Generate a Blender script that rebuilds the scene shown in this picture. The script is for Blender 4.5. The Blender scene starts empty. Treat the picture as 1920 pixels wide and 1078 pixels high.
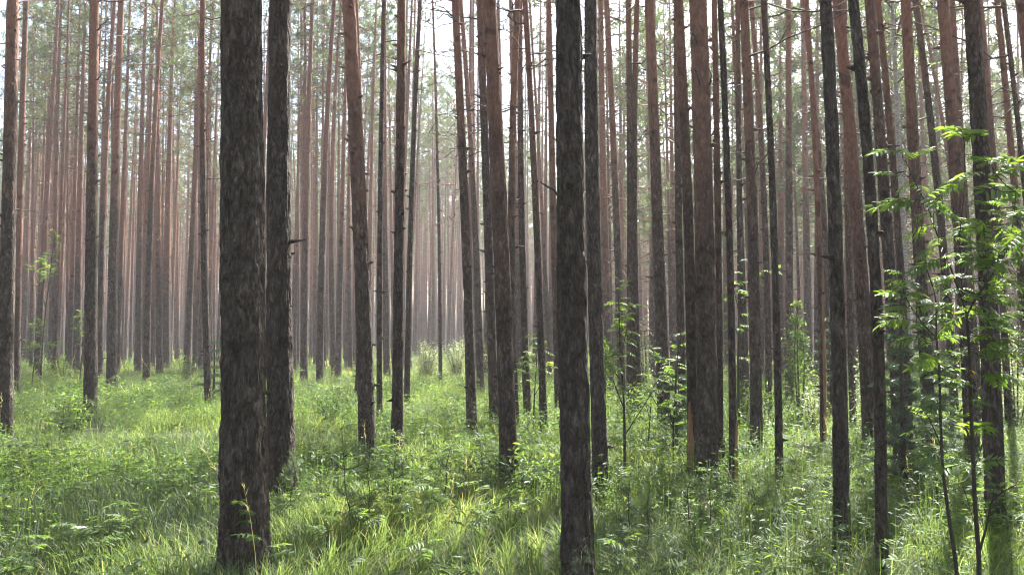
import bpy, math, random
import numpy as np
from mathutils import Vector

# ----------------------------------------------------------------- camera, sky, sun, exposure
S = bpy.context.scene
COL = S.collection
EYE = 1.75
F_PX, HORIZON = 1500.0, 630.0
PITCH = math.atan((HORIZON - 539.0) / F_PX)
cam = bpy.data.cameras.new('camera')
cam.sensor_width = 36.0
cam.lens = 36.0 * F_PX / 1920.0
cam.clip_start, cam.clip_end = 0.05, 2000.0
cam_ob = bpy.data.objects.new('camera', cam)
cam_ob.location = (0, 0, EYE)
cam_ob.rotation_euler = (math.radians(90) + PITCH, 0, 0)
COL.objects.link(cam_ob)
S.camera = cam_ob

SUN_AZ, SUN_EL = 30.0, 48.0            # degrees right of the view axis, above the horizon
world = bpy.data.worlds.new('World'); S.world = world
world.use_nodes = True
wn = world.node_tree.nodes; wl = world.node_tree.links
sky = wn.new('ShaderNodeTexSky'); sky.sky_type = 'NISHITA'; sky.sun_disc = False
sky.sun_elevation = math.radians(SUN_EL); sky.sun_rotation = math.radians(SUN_AZ)
sky.air_density = 1.0; sky.dust_density = 3.0; sky.ozone_density = 1.0
bg = wn['Background']; bg.inputs['Strength'].default_value = 0.09
wl.new(sky.outputs[0], bg.inputs['Color'])
sl = bpy.data.lights.new('sun', 'SUN'); sl.energy = 5.0; sl.angle = math.radians(0.5)
sl.color = (1.0, 0.955, 0.88)
sun = bpy.data.objects.new('sun', sl); COL.objects.link(sun)
_a, _e = math.radians(SUN_AZ), math.radians(SUN_EL)
to_sun = Vector((math.sin(_a) * math.cos(_e), math.cos(_a) * math.cos(_e), math.sin(_e)))
sun.rotation_euler = to_sun.to_track_quat('Z', 'Y').to_euler()
sun.location = (20, 40, 45)
S.view_settings.view_transform = 'Standard'; S.view_settings.look = 'None'
S.view_settings.exposure = 2.4; S.view_settings.gamma = 1.0; S.view_settings.use_curve_mapping = False
S.render.engine = 'CYCLES'
cy = S.cycles
cy.max_bounces = 7; cy.diffuse_bounces = 3; cy.glossy_bounces = 2; cy.transmission_bounces = 4
cy.volume_bounces = 1; cy.transparent_max_bounces = 4
cy.use_denoising = True; cy.filter_width = 1.1; cy.use_adaptive_sampling = False; cy.sample_clamp_indirect = 6.0
HAZE = 0.0012

# ----------------------------------------------------------------- helpers
rng = np.random.default_rng(11)
_cT, _sT = math.cos(PITCH), math.sin(PITCH)

def ray(px, py):
    u, v = (px - 960.0) / F_PX, (539.0 - py) / F_PX
    return np.array([u, _cT - v * _sT, _sT + v * _cT])

def at(px, py, Y):
    """the point of the picture ray that lies Y metres in front of the camera"""
    d = ray(px, py)
    t = Y / d[1]
    return np.array([d[0] * t, Y, EYE + d[2] * t])

def on_ground(px, py, h):
    """where the picture ray comes down to h metres above flat ground"""
    d = ray(px, py)
    t = (h - EYE) / d[2]
    return d[0] * t, d[1] * t

def pix(x, y, z):
    f = y * _cT + (z - EYE) * _sT
    up = -y * _sT + (z - EYE) * _cT
    return 960 + F_PX * x / f, 539 - F_PX * up / f

def _hash(i, j, k, seed):
    n = (i * 374761393 + j * 668265263 + k * 2147483647 + seed * 1274126177) & 0xffffffff
    n = ((n ^ (n >> 13)) * 1274126177) & 0xffffffff
    n = (n ^ (n >> 16)) & 0xffff
    return n / 65535.0

def vnoise(x, y, z, seed=0):
    x, y, z = np.broadcast_arrays(np.asarray(x, float), np.asarray(y, float), np.asarray(z, float))
    xi, yi, zi = np.floor(x).astype(np.int64), np.floor(y).astype(np.int64), np.floor(z).astype(np.int64)
    fx, fy, fz = x - xi, y - yi, z - zi
    fx, fy, fz = fx * fx * (3 - 2 * fx), fy * fy * (3 - 2 * fy), fz * fz * (3 - 2 * fz)
    out = 0
    for a in (0, 1):
        for b in (0, 1):
            for c in (0, 1):
                w = (fx if a else 1 - fx) * (fy if b else 1 - fy) * (fz if c else 1 - fz)
                out = out + w * _hash(xi + a, yi + b, zi + c, seed)
    return out * 2 - 1

def gz(x, y):
    x = np.asarray(x, float); y = np.asarray(y, float)
    r = np.hypot(x, y)
    a = 0.10 * np.clip(r / 12.0, 0.25, 1.6)
    return a * vnoise(x * 0.09, y * 0.09, 0, 5) + 0.03 * vnoise(x * 0.6, y * 0.6, 0, 6)

def make_mesh(name, V, faces, mats=(), fmat=None, attrs=None, smooth=True):
    """faces: list of (n,k) index arrays; fmat: material index per array"""
    me = bpy.data.meshes.new(name)
    V = np.asarray(V, np.float32)
    faces = [np.asarray(f, np.int32) for f in faces if len(f)]
    me.vertices.add(len(V)); me.vertices.foreach_set('co', V.ravel())
    loops = np.concatenate([f.ravel() for f in faces])
    tot = np.concatenate([np.full(len(f), f.shape[1], np.int32) for f in faces])
    start = np.concatenate([[0], np.cumsum(tot)[:-1]]).astype(np.int32)
    me.loops.add(len(loops)); me.loops.foreach_set('vertex_index', loops)
    me.polygons.add(len(tot)); me.polygons.foreach_set('loop_start', start)
    for m in mats: me.materials.append(m)
    if fmat is not None:
        mi = np.concatenate([np.full(len(f), k, np.int32) for f, k in zip(faces, fmat)])
        me.polygons.foreach_set('material_index', mi)
    me.polygons.foreach_set('use_smooth', np.full(len(tot), bool(smooth)))
    me.update(calc_edges=True)
    for k, v in (attrs or {}).items():
        at_ = me.attributes.new(k, 'FLOAT', 'POINT')
        at_.data.foreach_set('value', np.asarray(v, np.float32))
    return me

class Build:
    """collects vertices and faces of one mesh"""
    def __init__(s): s.V = []; s.F = {}; s.A = []; s.n = 0
    def add(s, V, F, mat=0, tint=0.0):
        V = np.asarray(V, float).reshape(-1, 3)
        for f in (F if isinstance(F, (list, tuple)) else [F]):
            f = np.asarray(f, np.int64)
            if len(f): s.F.setdefault((f.shape[1], mat), []).append(f + s.n)
        s.V.append(V)
        s.A.append(np.broadcast_to(np.asarray(tint, float), (len(V),)).copy())
        s.n += len(V)
    def mesh(s, name, mats, smooth=True):
        keys = list(s.F)
        return make_mesh(name, np.concatenate(s.V), [np.concatenate(s.F[k]) for k in keys], mats,
                         [k[1] for k in keys], {'tint': np.concatenate(s.A)}, smooth)

def obj(name, me, parent=None):
    o = bpy.data.objects.new(name, me); COL.objects.link(o)
    if parent is not None: o.parent = parent
    return o

def empty(name, loc):
    o = bpy.data.objects.new(name, None); COL.objects.link(o)
    o.location = loc; o.empty_display_size = 0.2
    return o

def tag(o, label=None, cat=None, group=None, kind=None):
    for k, v in (('label', label), ('category', cat), ('group', group), ('kind', kind)):
        if v: o[k] = v
    return o

def tube(P, R, n=6, cap=True):
    """a tapered tube along the points P"""
    P = np.asarray(P, float); R = np.broadcast_to(np.asarray(R, float), (len(P),))
    T = np.gradient(P, axis=0); T /= np.linalg.norm(T, axis=1)[:, None] + 1e-9
    ref = np.array([0.31, 0.95, 0.05]) if abs(T[0][1]) < 0.8 else np.array([0.95, 0.1, 0.31])
    A = np.cross(T, ref); A /= np.linalg.norm(A, axis=1)[:, None] + 1e-9
    B = np.cross(T, A)
    th = np.arange(n) * 2 * np.pi / n
    V = P[:, None] + R[:, None, None] * (np.cos(th)[None, :, None] * A[:, None] + np.sin(th)[None, :, None] * B[:, None])
    m = len(P)
    i = np.arange(m - 1)[:, None] * n; j = np.arange(n)[None]
    F = np.stack([i + j, i + (j + 1) % n, i + n + (j + 1) % n, i + n + j], -1).reshape(-1, 4)
    V = V.reshape(-1, 3)
    fs = [F]
    if cap:
        V = np.vstack([V, P[:1], P[-1:]])
        k = np.arange(n)
        fs.append(np.concatenate([np.stack([(k + 1) % n, k, np.full(n, m * n)], -1),
                                  np.stack([(m - 1) * n + k, (m - 1) * n + (k + 1) % n, np.full(n, m * n + 1)], -1)]))
    return V, fs

def smooth_path(P, n):
    """Catmull-Rom through the points P"""
    P = np.asarray(P, float)
    Q = np.vstack([2 * P[0] - P[1], P, 2 * P[-1] - P[-2]])
    out = []
    for i in range(1, len(Q) - 2):
        for t in np.linspace(0, 1, n, endpoint=False):
            a, b, c, d = Q[i - 1], Q[i], Q[i + 1], Q[i + 2]
            out.append(0.5 * (2 * b + (c - a) * t + (2 * a - 5 * b + 4 * c - d) * t ** 2 + (3 * b - a - 3 * c + d) * t ** 3))
    out.append(P[-1])
    return np.array(out)

# ----------------------------------------------------------------- materials
def new_mat(name):
    m = bpy.data.materials.new(name); m.use_nodes = True
    nt = m.node_tree; nt.nodes.clear()
    return m, nt.nodes, nt.links

def N(nodes, kind, **kw):
    n = nodes.new(kind)
    for k, v in kw.items(): setattr(n, k, v)
    return n

def ramp(nodes, stops):
    r = nodes.new('ShaderNodeValToRGB')
    e = r.color_ramp.elements
    while len(e) < len(stops): e.new(0.5)
    for k, (p, c) in enumerate(stops):
        e[k].position = p; e[k].color = (*c, 1)
    return r

def bark_material():
    m, n, l = new_mat('pine bark')
    out = N(n, 'ShaderNodeOutputMaterial'); bs = N(n, 'ShaderNodeBsdfPrincipled')
    bs.inputs['Roughness'].default_value = 0.85
    bs.inputs['Specular IOR Level'].default_value = 0.25
    l.new(bs.outputs[0], out.inputs[0])
    tc = N(n, 'ShaderNodeTexCoord'); oi = N(n, 'ShaderNodeObjectInfo')
    off = N(n, 'ShaderNodeVectorMath', operation='SCALE'); off.inputs[0].default_value = (37, 23, 11)
    l.new(oi.outputs['Random'], off.inputs['Scale'])
    pos = N(n, 'ShaderNodeVectorMath', operation='ADD')
    l.new(tc.outputs['Object'], pos.inputs[0]); l.new(off.outputs[0], pos.inputs[1])
    # long plates of bark with cracks between them
    mp = N(n, 'ShaderNodeMapping'); mp.inputs['Scale'].default_value = (1, 1, 0.36)
    l.new(pos.outputs[0], mp.inputs[0])
    wob = N(n, 'ShaderNodeTexNoise'); wob.inputs['Scale'].default_value = 9; wob.inputs['Detail'].default_value = 3
    l.new(mp.outputs[0], wob.inputs['Vector'])
    wadd = N(n, 'ShaderNodeMixRGB', blend_type='ADD'); wadd.inputs[0].default_value = 0.14
    l.new(mp.outputs[0], wadd.inputs[1]); l.new(wob.outputs['Color'], wadd.inputs[2])
    mpc = N(n, 'ShaderNodeMapping'); mpc.inputs['Scale'].default_value = (1, 1, 0.36)
    l.new(pos.outputs[0], mpc.inputs[0])
    parts = []
    for sc_, wid in ((13, 0.15), (31, 0.18)):
        nz = N(n, 'ShaderNodeTexNoise'); nz.inputs['Scale'].default_value = sc_; nz.inputs['Detail'].default_value = 3; nz.inputs['Roughness'].default_value = 0.55
        nz.inputs['Distortion'].default_value = 0.15
        l.new(mpc.outputs[0], nz.inputs['Vector'])
        ab = N(n, 'ShaderNodeMath', operation='SUBTRACT'); ab.inputs[1].default_value = 0.5; l.new(nz.outputs['Fac'], ab.inputs[0])
        ab2 = N(n, 'ShaderNodeMath', operation='ABSOLUTE'); l.new(ab.outputs[0], ab2.inputs[0])
        mr = N(n, 'ShaderNodeMapRange', interpolation_type='SMOOTHSTEP'); mr.inputs[1].default_value = -0.02; mr.inputs[2].default_value = wid; l.new(ab2.outputs[0], mr.inputs[0])
        parts.append(mr)
    crack = N(n, 'ShaderNodeMath', operation='MULTIPLY_ADD'); crack.inputs[1].default_value = 0.55
    half = N(n, 'ShaderNodeMath', operation='MULTIPLY'); half.inputs[1].default_value = 0.45; l.new(parts[1].outputs[0], half.inputs[0])
    l.new(parts[0].outputs[0], crack.inputs[0]); l.new(half.outputs[0], crack.inputs[2])
    vc = N(n, 'ShaderNodeTexVoronoi'); vc.inputs['Scale'].default_value = 38
    l.new(wadd.outputs[0], vc.inputs['Vector'])
    fine = N(n, 'ShaderNodeTexNoise'); fine.inputs['Scale'].default_value = 30; fine.inputs['Detail'].default_value = 6
    fine.inputs['Roughness'].default_value = 0.7
    l.new(mp.outputs[0], fine.inputs['Vector'])
    big = N(n, 'ShaderNodeTexNoise'); big.inputs['Scale'].default_value = 3.2; big.inputs['Detail'].default_value = 5
    big.inputs['Roughness'].default_value = 0.65
    mp2 = N(n, 'ShaderNodeMapping'); mp2.inputs['Scale'].default_value = (1.6, 1.6, 0.7)
    l.new(pos.outputs[0], mp2.inputs[0]); l.new(mp2.outputs[0], big.inputs['Vector'])
    # how far up the grey plates give way to orange flakes
    sep = N(n, 'ShaderNodeSeparateXYZ'); l.new(tc.outputs['Object'], sep.inputs[0])
    bl = N(n, 'ShaderNodeAttribute', attribute_type='OBJECT', attribute_name='bark_line')
    sub = N(n, 'ShaderNodeMath', operation='SUBTRACT'); l.new(sep.outputs['Z'], sub.inputs[0]); l.new(bl.outputs['Fac'], sub.inputs[1])
    jit = N(n, 'ShaderNodeMath', operation='MULTIPLY_ADD'); jit.inputs[1].default_value = 5.0; l.new(big.outputs['Fac'], jit.inputs[0]); l.new(sub.outputs[0], jit.inputs[2])
    up = N(n, 'ShaderNodeMapRange', interpolation_type='SMOOTHSTEP'); up.inputs[1].default_value = 0.6; up.inputs[2].default_value = 5.2
    l.new(jit.outputs[0], up.inputs[0])
    low = ramp(n, [(0.0, (0.042, 0.033, 0.027)), (0.35, (0.098, 0.080, 0.067)), (0.7, (0.190, 0.158, 0.136)), (1.0, (0.30, 0.26, 0.225))])
    hi = ramp(n, [(0.0, (0.100, 0.052, 0.038)), (0.45, (0.215, 0.112, 0.080)), (0.75, (0.305, 0.170, 0.125)), (1.0, (0.41, 0.265, 0.205))])
    mixv = N(n, 'ShaderNodeMath', operation='MULTIPLY'); l.new(crack.outputs[0], mixv.inputs[0])
    mm = N(n, 'ShaderNodeMath', operation='MULTIPLY_ADD'); mm.inputs[1].default_value = 1.5; mm.inputs[2].default_value = -0.25
    l.new(fine.outputs['Fac'], mm.inputs[0])
    sepc = N(n, 'ShaderNodeSeparateColor'); l.new(vc.outputs['Color'], sepc.inputs[0])
    mm2 = N(n, 'ShaderNodeMath', operation='MULTIPLY_ADD'); mm2.inputs[1].default_value = 0.24
    l.new(sepc.outputs[0], mm2.inputs[0]); l.new(mm.outputs[0], mm2.inputs[2])
    l.new(mm2.outputs[0], mixv.inputs[1])
    blot = N(n, 'ShaderNodeMapRange'); blot.inputs[1].default_value = 0.3; blot.inputs[2].default_value = 0.72; blot.inputs[3].default_value = 0.55; blot.inputs[4].default_value = 1.25
    l.new(big.outputs['Fac'], blot.inputs[0])
    mixb = N(n, 'ShaderNodeMath', operation='MULTIPLY'); l.new(mixv.outputs[0], mixb.inputs[0]); l.new(blot.outputs[0], mixb.inputs[1])
    l.new(mixb.outputs[0], low.inputs[0])
    hv = N(n, 'ShaderNodeMath', operation='MULTIPLY_ADD'); hv.inputs[1].default_value = 1.5; hv.inputs[2].default_value = -0.28
    l.new(fine.outputs['Fac'], hv.inputs[0]); l.new(hv.outputs[0], hi.inputs[0])
    mix = N(n, 'ShaderNodeMixRGB'); l.new(up.outputs[0], mix.inputs[0]); l.new(low.outputs[0], mix.inputs[1]); l.new(hi.outputs[0], mix.inputs[2])
    # dark scars where branches have dropped
    sc = N(n, 'ShaderNodeTexNoise'); sc.inputs['Scale'].default_value = 4.5; sc.inputs['Detail'].default_value = 2
    l.new(pos.outputs[0], sc.inputs['Vector'])
    scr = N(n, 'ShaderNodeMapRange'); scr.inputs[1].default_value = 0.60; scr.inputs[2].default_value = 0.70; scr.inputs[3].default_value = 1.0; scr.inputs[4].default_value = 0.5
    l.new(sc.outputs['Fac'], scr.inputs[0])
    mixs = N(n, 'ShaderNodeMixRGB', blend_type='MULTIPLY'); mixs.inputs[0].default_value = 1.0
    l.new(mix.outputs[0], mixs.inputs[1]); l.new(scr.outputs[0], mixs.inputs[2])
    hs = N(n, 'ShaderNodeHueSaturation'); l.new(mixs.outputs[0], hs.inputs['Color'])
    vr = N(n, 'ShaderNodeMapRange'); vr.inputs[3].default_value = 0.85; vr.inputs[4].default_value = 1.2
    l.new(oi.outputs['Random'], vr.inputs[0]); l.new(vr.outputs[0], hs.inputs['Value'])
    l.new(hs.outputs[0], bs.inputs['Base Color'])
    hsum = N(n, 'ShaderNodeMath', operation='MULTIPLY_ADD'); hsum.inputs[1].default_value = 0.35
    l.new(fine.outputs['Fac'], hsum.inputs[0]); l.new(crack.outputs[0], hsum.inputs[2])
    strg = N(n, 'ShaderNodeMapRange'); strg.inputs[3].default_value = 1.0; strg.inputs[4].default_value = 0.35
    l.new(up.outputs[0], strg.inputs[0])
    bp = N(n, 'ShaderNodeBump'); bp.inputs['Distance'].default_value = 0.035
    l.new(strg.outputs[0], bp.inputs['Strength']); l.new(hsum.outputs[0], bp.inputs['Height'])
    l.new(bp.outputs[0], bs.inputs['Normal'])
    return m

def leaf_material(name, stops, trans=0.5, gloss=0.08, rough=0.4, boost=1.25):
    m, n, l = new_mat(name)
    out = N(n, 'ShaderNodeOutputMaterial')
    a = N(n, 'ShaderNodeAttribute', attribute_name='tint')
    r = ramp(n, stops); l.new(a.outputs['Fac'], r.inputs[0])
    d = N(n, 'ShaderNodeBsdfDiffuse'); t = N(n, 'ShaderNodeBsdfTranslucent')
    l.new(r.outputs[0], d.inputs[0])
    tcol = N(n, 'ShaderNodeMixRGB', blend_type='MULTIPLY'); tcol.inputs[0].default_value = 1.0
    tcol.inputs[2].default_value = (boost * 1.12, boost * 1.12, boost * 0.55, 1)
    l.new(r.outputs[0], tcol.inputs[1]); l.new(tcol.outputs[0], t.inputs[0])
    mx = N(n, 'ShaderNodeMixShader'); mx.inputs[0].default_value = trans
    l.new(d.outputs[0], mx.inputs[1]); l.new(t.outputs[0], mx.inputs[2])
    g = N(n, 'ShaderNodeBsdfGlossy'); g.inputs['Roughness'].default_value = rough; g.inputs[0].default_value = (0.9, 0.95, 1, 1)
    mg = N(n, 'ShaderNodeMixShader'); mg.inputs[0].default_value = gloss
    l.new(mx.outputs[0], mg.inputs[1]); l.new(g.outputs[0], mg.inputs[2])
    l.new(mg.outputs[0], out.inputs[0])
    return m

def plain_bark(name, c0, c1, scale=30, zs=0.3):
    m, n, l = new_mat(name)
    out = N(n, 'ShaderNodeOutputMaterial'); bs = N(n, 'ShaderNodeBsdfPrincipled'); bs.inputs['Roughness'].default_value = 0.8
    bs.inputs['Specular IOR Level'].default_value = 0.3
    tc = N(n, 'ShaderNodeTexCoord'); mp = N(n, 'ShaderNodeMapping'); mp.inputs['Scale'].default_value = (1, 1, zs)
    nz = N(n, 'ShaderNodeTexNoise'); nz.inputs['Scale'].default_value = scale; nz.inputs['Detail'].default_value = 4
    r = ramp(n, [(0.3, c0), (0.7, c1)])
    l.new(tc.outputs['Object'], mp.inputs[0]); l.new(mp.outputs[0], nz.inputs['Vector']); l.new(nz.outputs['Fac'], r.inputs[0])
    l.new(r.outputs[0], bs.inputs['Base Color']); l.new(bs.outputs[0], out.inputs[0])
    b = N(n, 'ShaderNodeBump'); b.inputs['Distance'].default_value = 0.01; b.inputs['Strength'].default_value = 0.6
    l.new(nz.outputs['Fac'], b.inputs['Height']); l.new(b.outputs[0], bs.inputs['Normal'])
    return m

def soil_material():
    m, n, l = new_mat('forest floor')
    out = N(n, 'ShaderNodeOutputMaterial'); bs = N(n, 'ShaderNodeBsdfPrincipled'); bs.inputs['Roughness'].default_value = 0.95
    tc = N(n, 'ShaderNodeTexCoord')
    a = N(n, 'ShaderNodeTexNoise'); a.inputs['Scale'].default_value = 1.3; a.inputs['Detail'].default_value = 8; a.inputs['Roughness'].default_value = 0.7
    b = N(n, 'ShaderNodeTexNoise'); b.inputs['Scale'].default_value = 40; b.inputs['Detail'].default_value = 4
    l.new(tc.outputs['Object'], a.inputs['Vector']); l.new(tc.outputs['Object'], b.inputs['Vector'])
    ra = ramp(n, [(0.35, (0.035, 0.05, 0.018)), (0.55, (0.06, 0.075, 0.028)), (0.75, (0.085, 0.062, 0.038))])
    rb = ramp(n, [(0.3, (0.5, 0.5, 0.5)), (0.7, (1.2, 1.2, 1.2))])
    l.new(a.outputs['Fac'], ra.inputs[0]); l.new(b.outputs['Fac'], rb.inputs[0])
    mu = N(n, 'ShaderNodeMixRGB', blend_type='MULTIPLY'); mu.inputs[0].default_value = 1
    l.new(ra.outputs[0], mu.inputs[1]); l.new(rb.outputs[0], mu.inputs[2]); l.new(mu.outputs[0], bs.inputs['Base Color'])
    bp = N(n, 'ShaderNodeBump'); bp.inputs['Distance'].default_value = 0.05; l.new(b.outputs['Fac'], bp.inputs['Height']); l.new(bp.outputs[0], bs.inputs['Normal'])
    l.new(bs.outputs[0], out.inputs[0])
    return m

M_BARK = bark_material()
M_TWIG = plain_bark('dead twig', (0.05, 0.042, 0.036), (0.12, 0.10, 0.085))
M_LIMB = plain_bark('orange limb', (0.14, 0.075, 0.045), (0.28, 0.16, 0.10))
M_STEM = plain_bark('young stem', (0.035, 0.03, 0.025), (0.075, 0.065, 0.052), 60)
M_BIRCH = plain_bark('birch bark', (0.16, 0.15, 0.145), (0.42, 0.41, 0.39), 14, 2.0)
M_WOOD = plain_bark('torn wood', (0.17, 0.09, 0.05), (0.42, 0.25, 0.14), 22, 0.16)
M_PALEWOOD = plain_bark('weathered wood', (0.20, 0.16, 0.12), (0.48, 0.40, 0.31), 30, 0.2)
M_NEEDLE = leaf_material('pine needles', [(0.0, (0.045, 0.072, 0.040)), (0.5, (0.075, 0.112, 0.058)), (1.0, (0.115, 0.155, 0.072))], 0.5, 0.05, 0.45, 1.4)
M_GRASS = leaf_material('grass blades', [(0.0, (0.056, 0.090, 0.048)), (0.4, (0.104, 0.150, 0.070)), (0.75, (0.170, 0.218, 0.095)), (0.9, (0.23, 0.26, 0.125)), (1.0, (0.28, 0.26, 0.17))], 0.62, 0.02, 0.45, 1.65)
M_HERB = leaf_material('herb leaves', [(0.0, (0.045, 0.085, 0.028)), (0.6, (0.090, 0.150, 0.040)), (1.0, (0.15, 0.21, 0.05))], 0.60, 0.022, 0.5, 1.6)
M_SOFT = leaf_material('feathery stems', [(0.0, (0.045, 0.085, 0.030)), (1.0, (0.095, 0.145, 0.050))], 0.5, 0.015, 0.5, 1.3)
M_ROWAN = leaf_material('rowan leaves', [(0.0, (0.055, 0.105, 0.026)), (0.7, (0.105, 0.170, 0.036)), (0.9, (0.15, 0.21, 0.045)), (0.94, (0.26, 0.13, 0.02)), (1.0, (0.30, 0.19, 0.03))], 0.60, 0.03, 0.42, 1.6)
M_BUSH = leaf_material('pale bush leaves', [(0.0, (0.15, 0.20, 0.11)), (1.0, (0.30, 0.34, 0.22))], 0.5, 0.07, 0.4, 1.3)
M_SPRUCE = leaf_material('spruce needles', [(0.0, (0.025, 0.055, 0.026)), (1.0, (0.065, 0.11, 0.045))], 0.35, 0.06, 0.4, 1.2)
M_SEED = leaf_material('seedling needles', [(0.0, (0.050, 0.085, 0.042)), (1.0, (0.105, 0.150, 0.070))], 0.45, 0.03, 0.4, 1.2)
M_SOIL = soil_material()

# ----------------------------------------------------------------- ground
def build_ground():
    r = np.concatenate([np.linspace(0, 12, 60), np.linspace(12.5, 60, 95), np.linspace(63, 240, 45)])
    th = np.linspace(0, 2 * np.pi, 241)[:-1]
    R, T = np.meshgrid(r[1:], th, indexing='ij')
    X, Y = R * np.sin(T), R * np.cos(T)
    V = np.stack([X, Y, gz(X, Y)], -1).reshape(-1, 3)
    V = np.vstack([[[0, 0, float(gz(0, 0))]], V])
    n = len(th); m = len(r) - 1
    i = np.arange(m - 1)[:, None] * n; j = np.arange(n)[None]
    F = (1 + np.stack([i + j, i + n + j, i + n + (j + 1) % n, i + (j + 1) % n], -1)).reshape(-1, 4)
    k = np.arange(n)
    F0 = np.stack([np.zeros(n, int), 1 + k, 1 + (k + 1) % n], -1)
    tag(obj('ground', make_mesh('ground', V, [F, F0], [M_SOIL])), kind='structure')
build_ground()

# ----------------------------------------------------------------- pine parts
def tufts(b, C, D, count, length, width, mat, spread=1.0, seed=0):
    """sprays of needles: count thin leaves round each twig end C, fanned about direction D"""
    g = np.random.default_rng(seed)
    n = len(C)
    dirs = D[:, None] * 0.75 + g.normal(size=(n, count, 3)) * 0.62 * spread
    dirs /= np.linalg.norm(dirs, axis=2)[..., None]
    L = length * g.uniform(0.65, 1.25, (n, count, 1))
    side = np.cross(dirs, g.normal(size=(n, count, 3))); side /= np.linalg.norm(side, axis=2)[..., None] + 1e-9
    base = C[:, None] + g.normal(size=(n, count, 3)) * length * 0.22
    p0 = base - side * width * 0.5; p1 = base + side * width * 0.5
    p2 = base + dirs * L
    mid = base + dirs * L * 0.55
    V = np.stack([base, mid - side * width * 0.5, p2, mid + side * width * 0.5], 2).reshape(-1, 3)
    F = np.arange(n * count * 4).reshape(-1, 4)
    t = np.repeat(np.clip(np.repeat(g.uniform(0.1, 0.8, n), count) + g.uniform(-.15, .2, n * count), 0, 1), 4)
    b.add(V, F, mat, t)

def crown_build(b, seed, H=8.0, R=1.9, limbs=34, per=11, count=11, length=0.17, width=0.034, nt=4, base=(0, 0, 0), tw=True):
    g = np.random.default_rng(seed)
    base = np.asarray(base, float)
    C, D = [], []
    for k in range(limbs):
        f = (k + g.uniform(0, 1)) / limbs
        h = H * (f ** 0.85) * 0.97
        if g.uniform() < 0.12 and f < .6: continue
        prof = R * (0.55 + 0.75 * math.sin(math.pi * min(1, 0.25 + 0.75 * f)) - 0.45 * f) * g.uniform(0.55, 1.2)
        az = k * 2.39996 + g.normal() * 0.5
        rise = (0.05 + 0.75 * f) * g.uniform(0.5, 1.3)
        t = np.linspace(0, 1, 5)
        out = np.array([math.sin(az), math.cos(az), 0])
        P = base + np.array([0, 0, h]) + t[:, None] * out * prof + np.array([0, 0, 1]) * (prof * (rise * t - 0.15 * np.sin(np.pi * t)))[:, None]
        P[1:-1] += g.normal(size=(3, 3)) * 0.05 * prof
        V, F = tube(P, 0.028 * (1 - 0.8 * t) * (1.2 - 0.6 * f), nt, False); b.add(V, F, 0, 0.5)
        for j in range(per):
            s = 0.35 + 0.65 * (j + g.uniform(0, 1)) / per
            i = min(3, int(s * 4)); u = s * 4 - i
            p = P[i] * (1 - u) + P[i + 1] * u
            d = out * 0.6 + g.normal(size=3) * 0.6 + np.array([0, 0, 0.45]); d /= np.linalg.norm(d)
            ln = prof * g.uniform(0.08, 0.30)
            q = p + d * ln
            if tw and g.uniform() < 0.6:
                V, F = tube(np.array([p, q]), [0.008, 0.004], 3, False); b.add(V, F, 0, 0.5)
            C.append(q); D.append(d)
            if g.uniform() < 0.5: C.append((p + q) / 2); D.append(d)
    C.append(base + np.array([0, 0, H])); D.append(np.array([0, 0, 1.0]))
    tufts(b, np.array(C), np.array(D), count, length, width, 1, 1.0, seed + 5)

def dead_branch_build(b, seed, z0, z1, n, L=1.0, rad=0.011, lean=None):
    g = np.random.default_rng(seed)
    for k in range(n):
        h = z0 + (z1 - z0) * (k + g.uniform()) / n
        az = g.uniform(0, 6.283)
        ln = L * g.uniform(0.25, 1.15) * (0.55 + 0.45 * (h - z0) / (z1 - z0))
        out = np.array([math.sin(az), math.cos(az), 0])
        t = np.linspace(0, 1, 6)
        el = g.uniform(-0.25, 0.55); sag = g.uniform(-0.35, 0.15)
        P = np.array([0, 0, h]) + out * (t * ln)[:, None] + np.array([0, 0, 1]) * (ln * (el * t + sag * t * t))[:, None]
        P[1:] += g.normal(size=(5, 3)) * 0.045 * ln
        V, F = tube(P, rad * (1 - 0.75 * t) * g.uniform(0.7, 1.3), 4, False); b.add(V, F, 0, 0.5)
        for j in range(g.integers(1, 5)):
            i = g.integers(1, 5)
            d = out + g.normal(size=3) * 0.7; d /= np.linalg.norm(d)
            q = P[i] + d * ln * g.uniform(0.15, 0.4) + np.array([0, 0, g.uniform(-.06, .05)])
            V, F = tube(np.array([P[i], (P[i] + q) / 2 + g.normal(size=3) * .02, q]), [rad * .5, rad * .4, rad * .2], 3, False); b.add(V, F, 0, 0.5)

CROWNS_SPARSE, CROWNS, DEADS = [], [], []
for s in range(7):
    b = Build(); crown_build(b, 100 + s, H=7.5, R=1.5 + 0.12 * (s % 3), limbs=15, per=8, count=9); CROWNS_SPARSE.append(b.mesh('crown', [M_LIMB, M_NEEDLE]))
    b = Build(); crown_build(b, 150 + s, H=8.6, R=1.95 + 0.12 * (s % 3), limbs=31, per=12, count=11); dead_branch_build(b, 300 + s, -9.0, 1.5, 58 + 5 * (s % 4), 2.0, .016); CROWNS.append(b.mesh('crown', [M_LIMB, M_NEEDLE]))
for s in range(12):
    b = Build(); dead_branch_build(b, 400 + s, 0, 0.02, 1, 2.3, .019); DEADS.append(b.mesh('dead_branch', [M_TWIG]))

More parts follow.
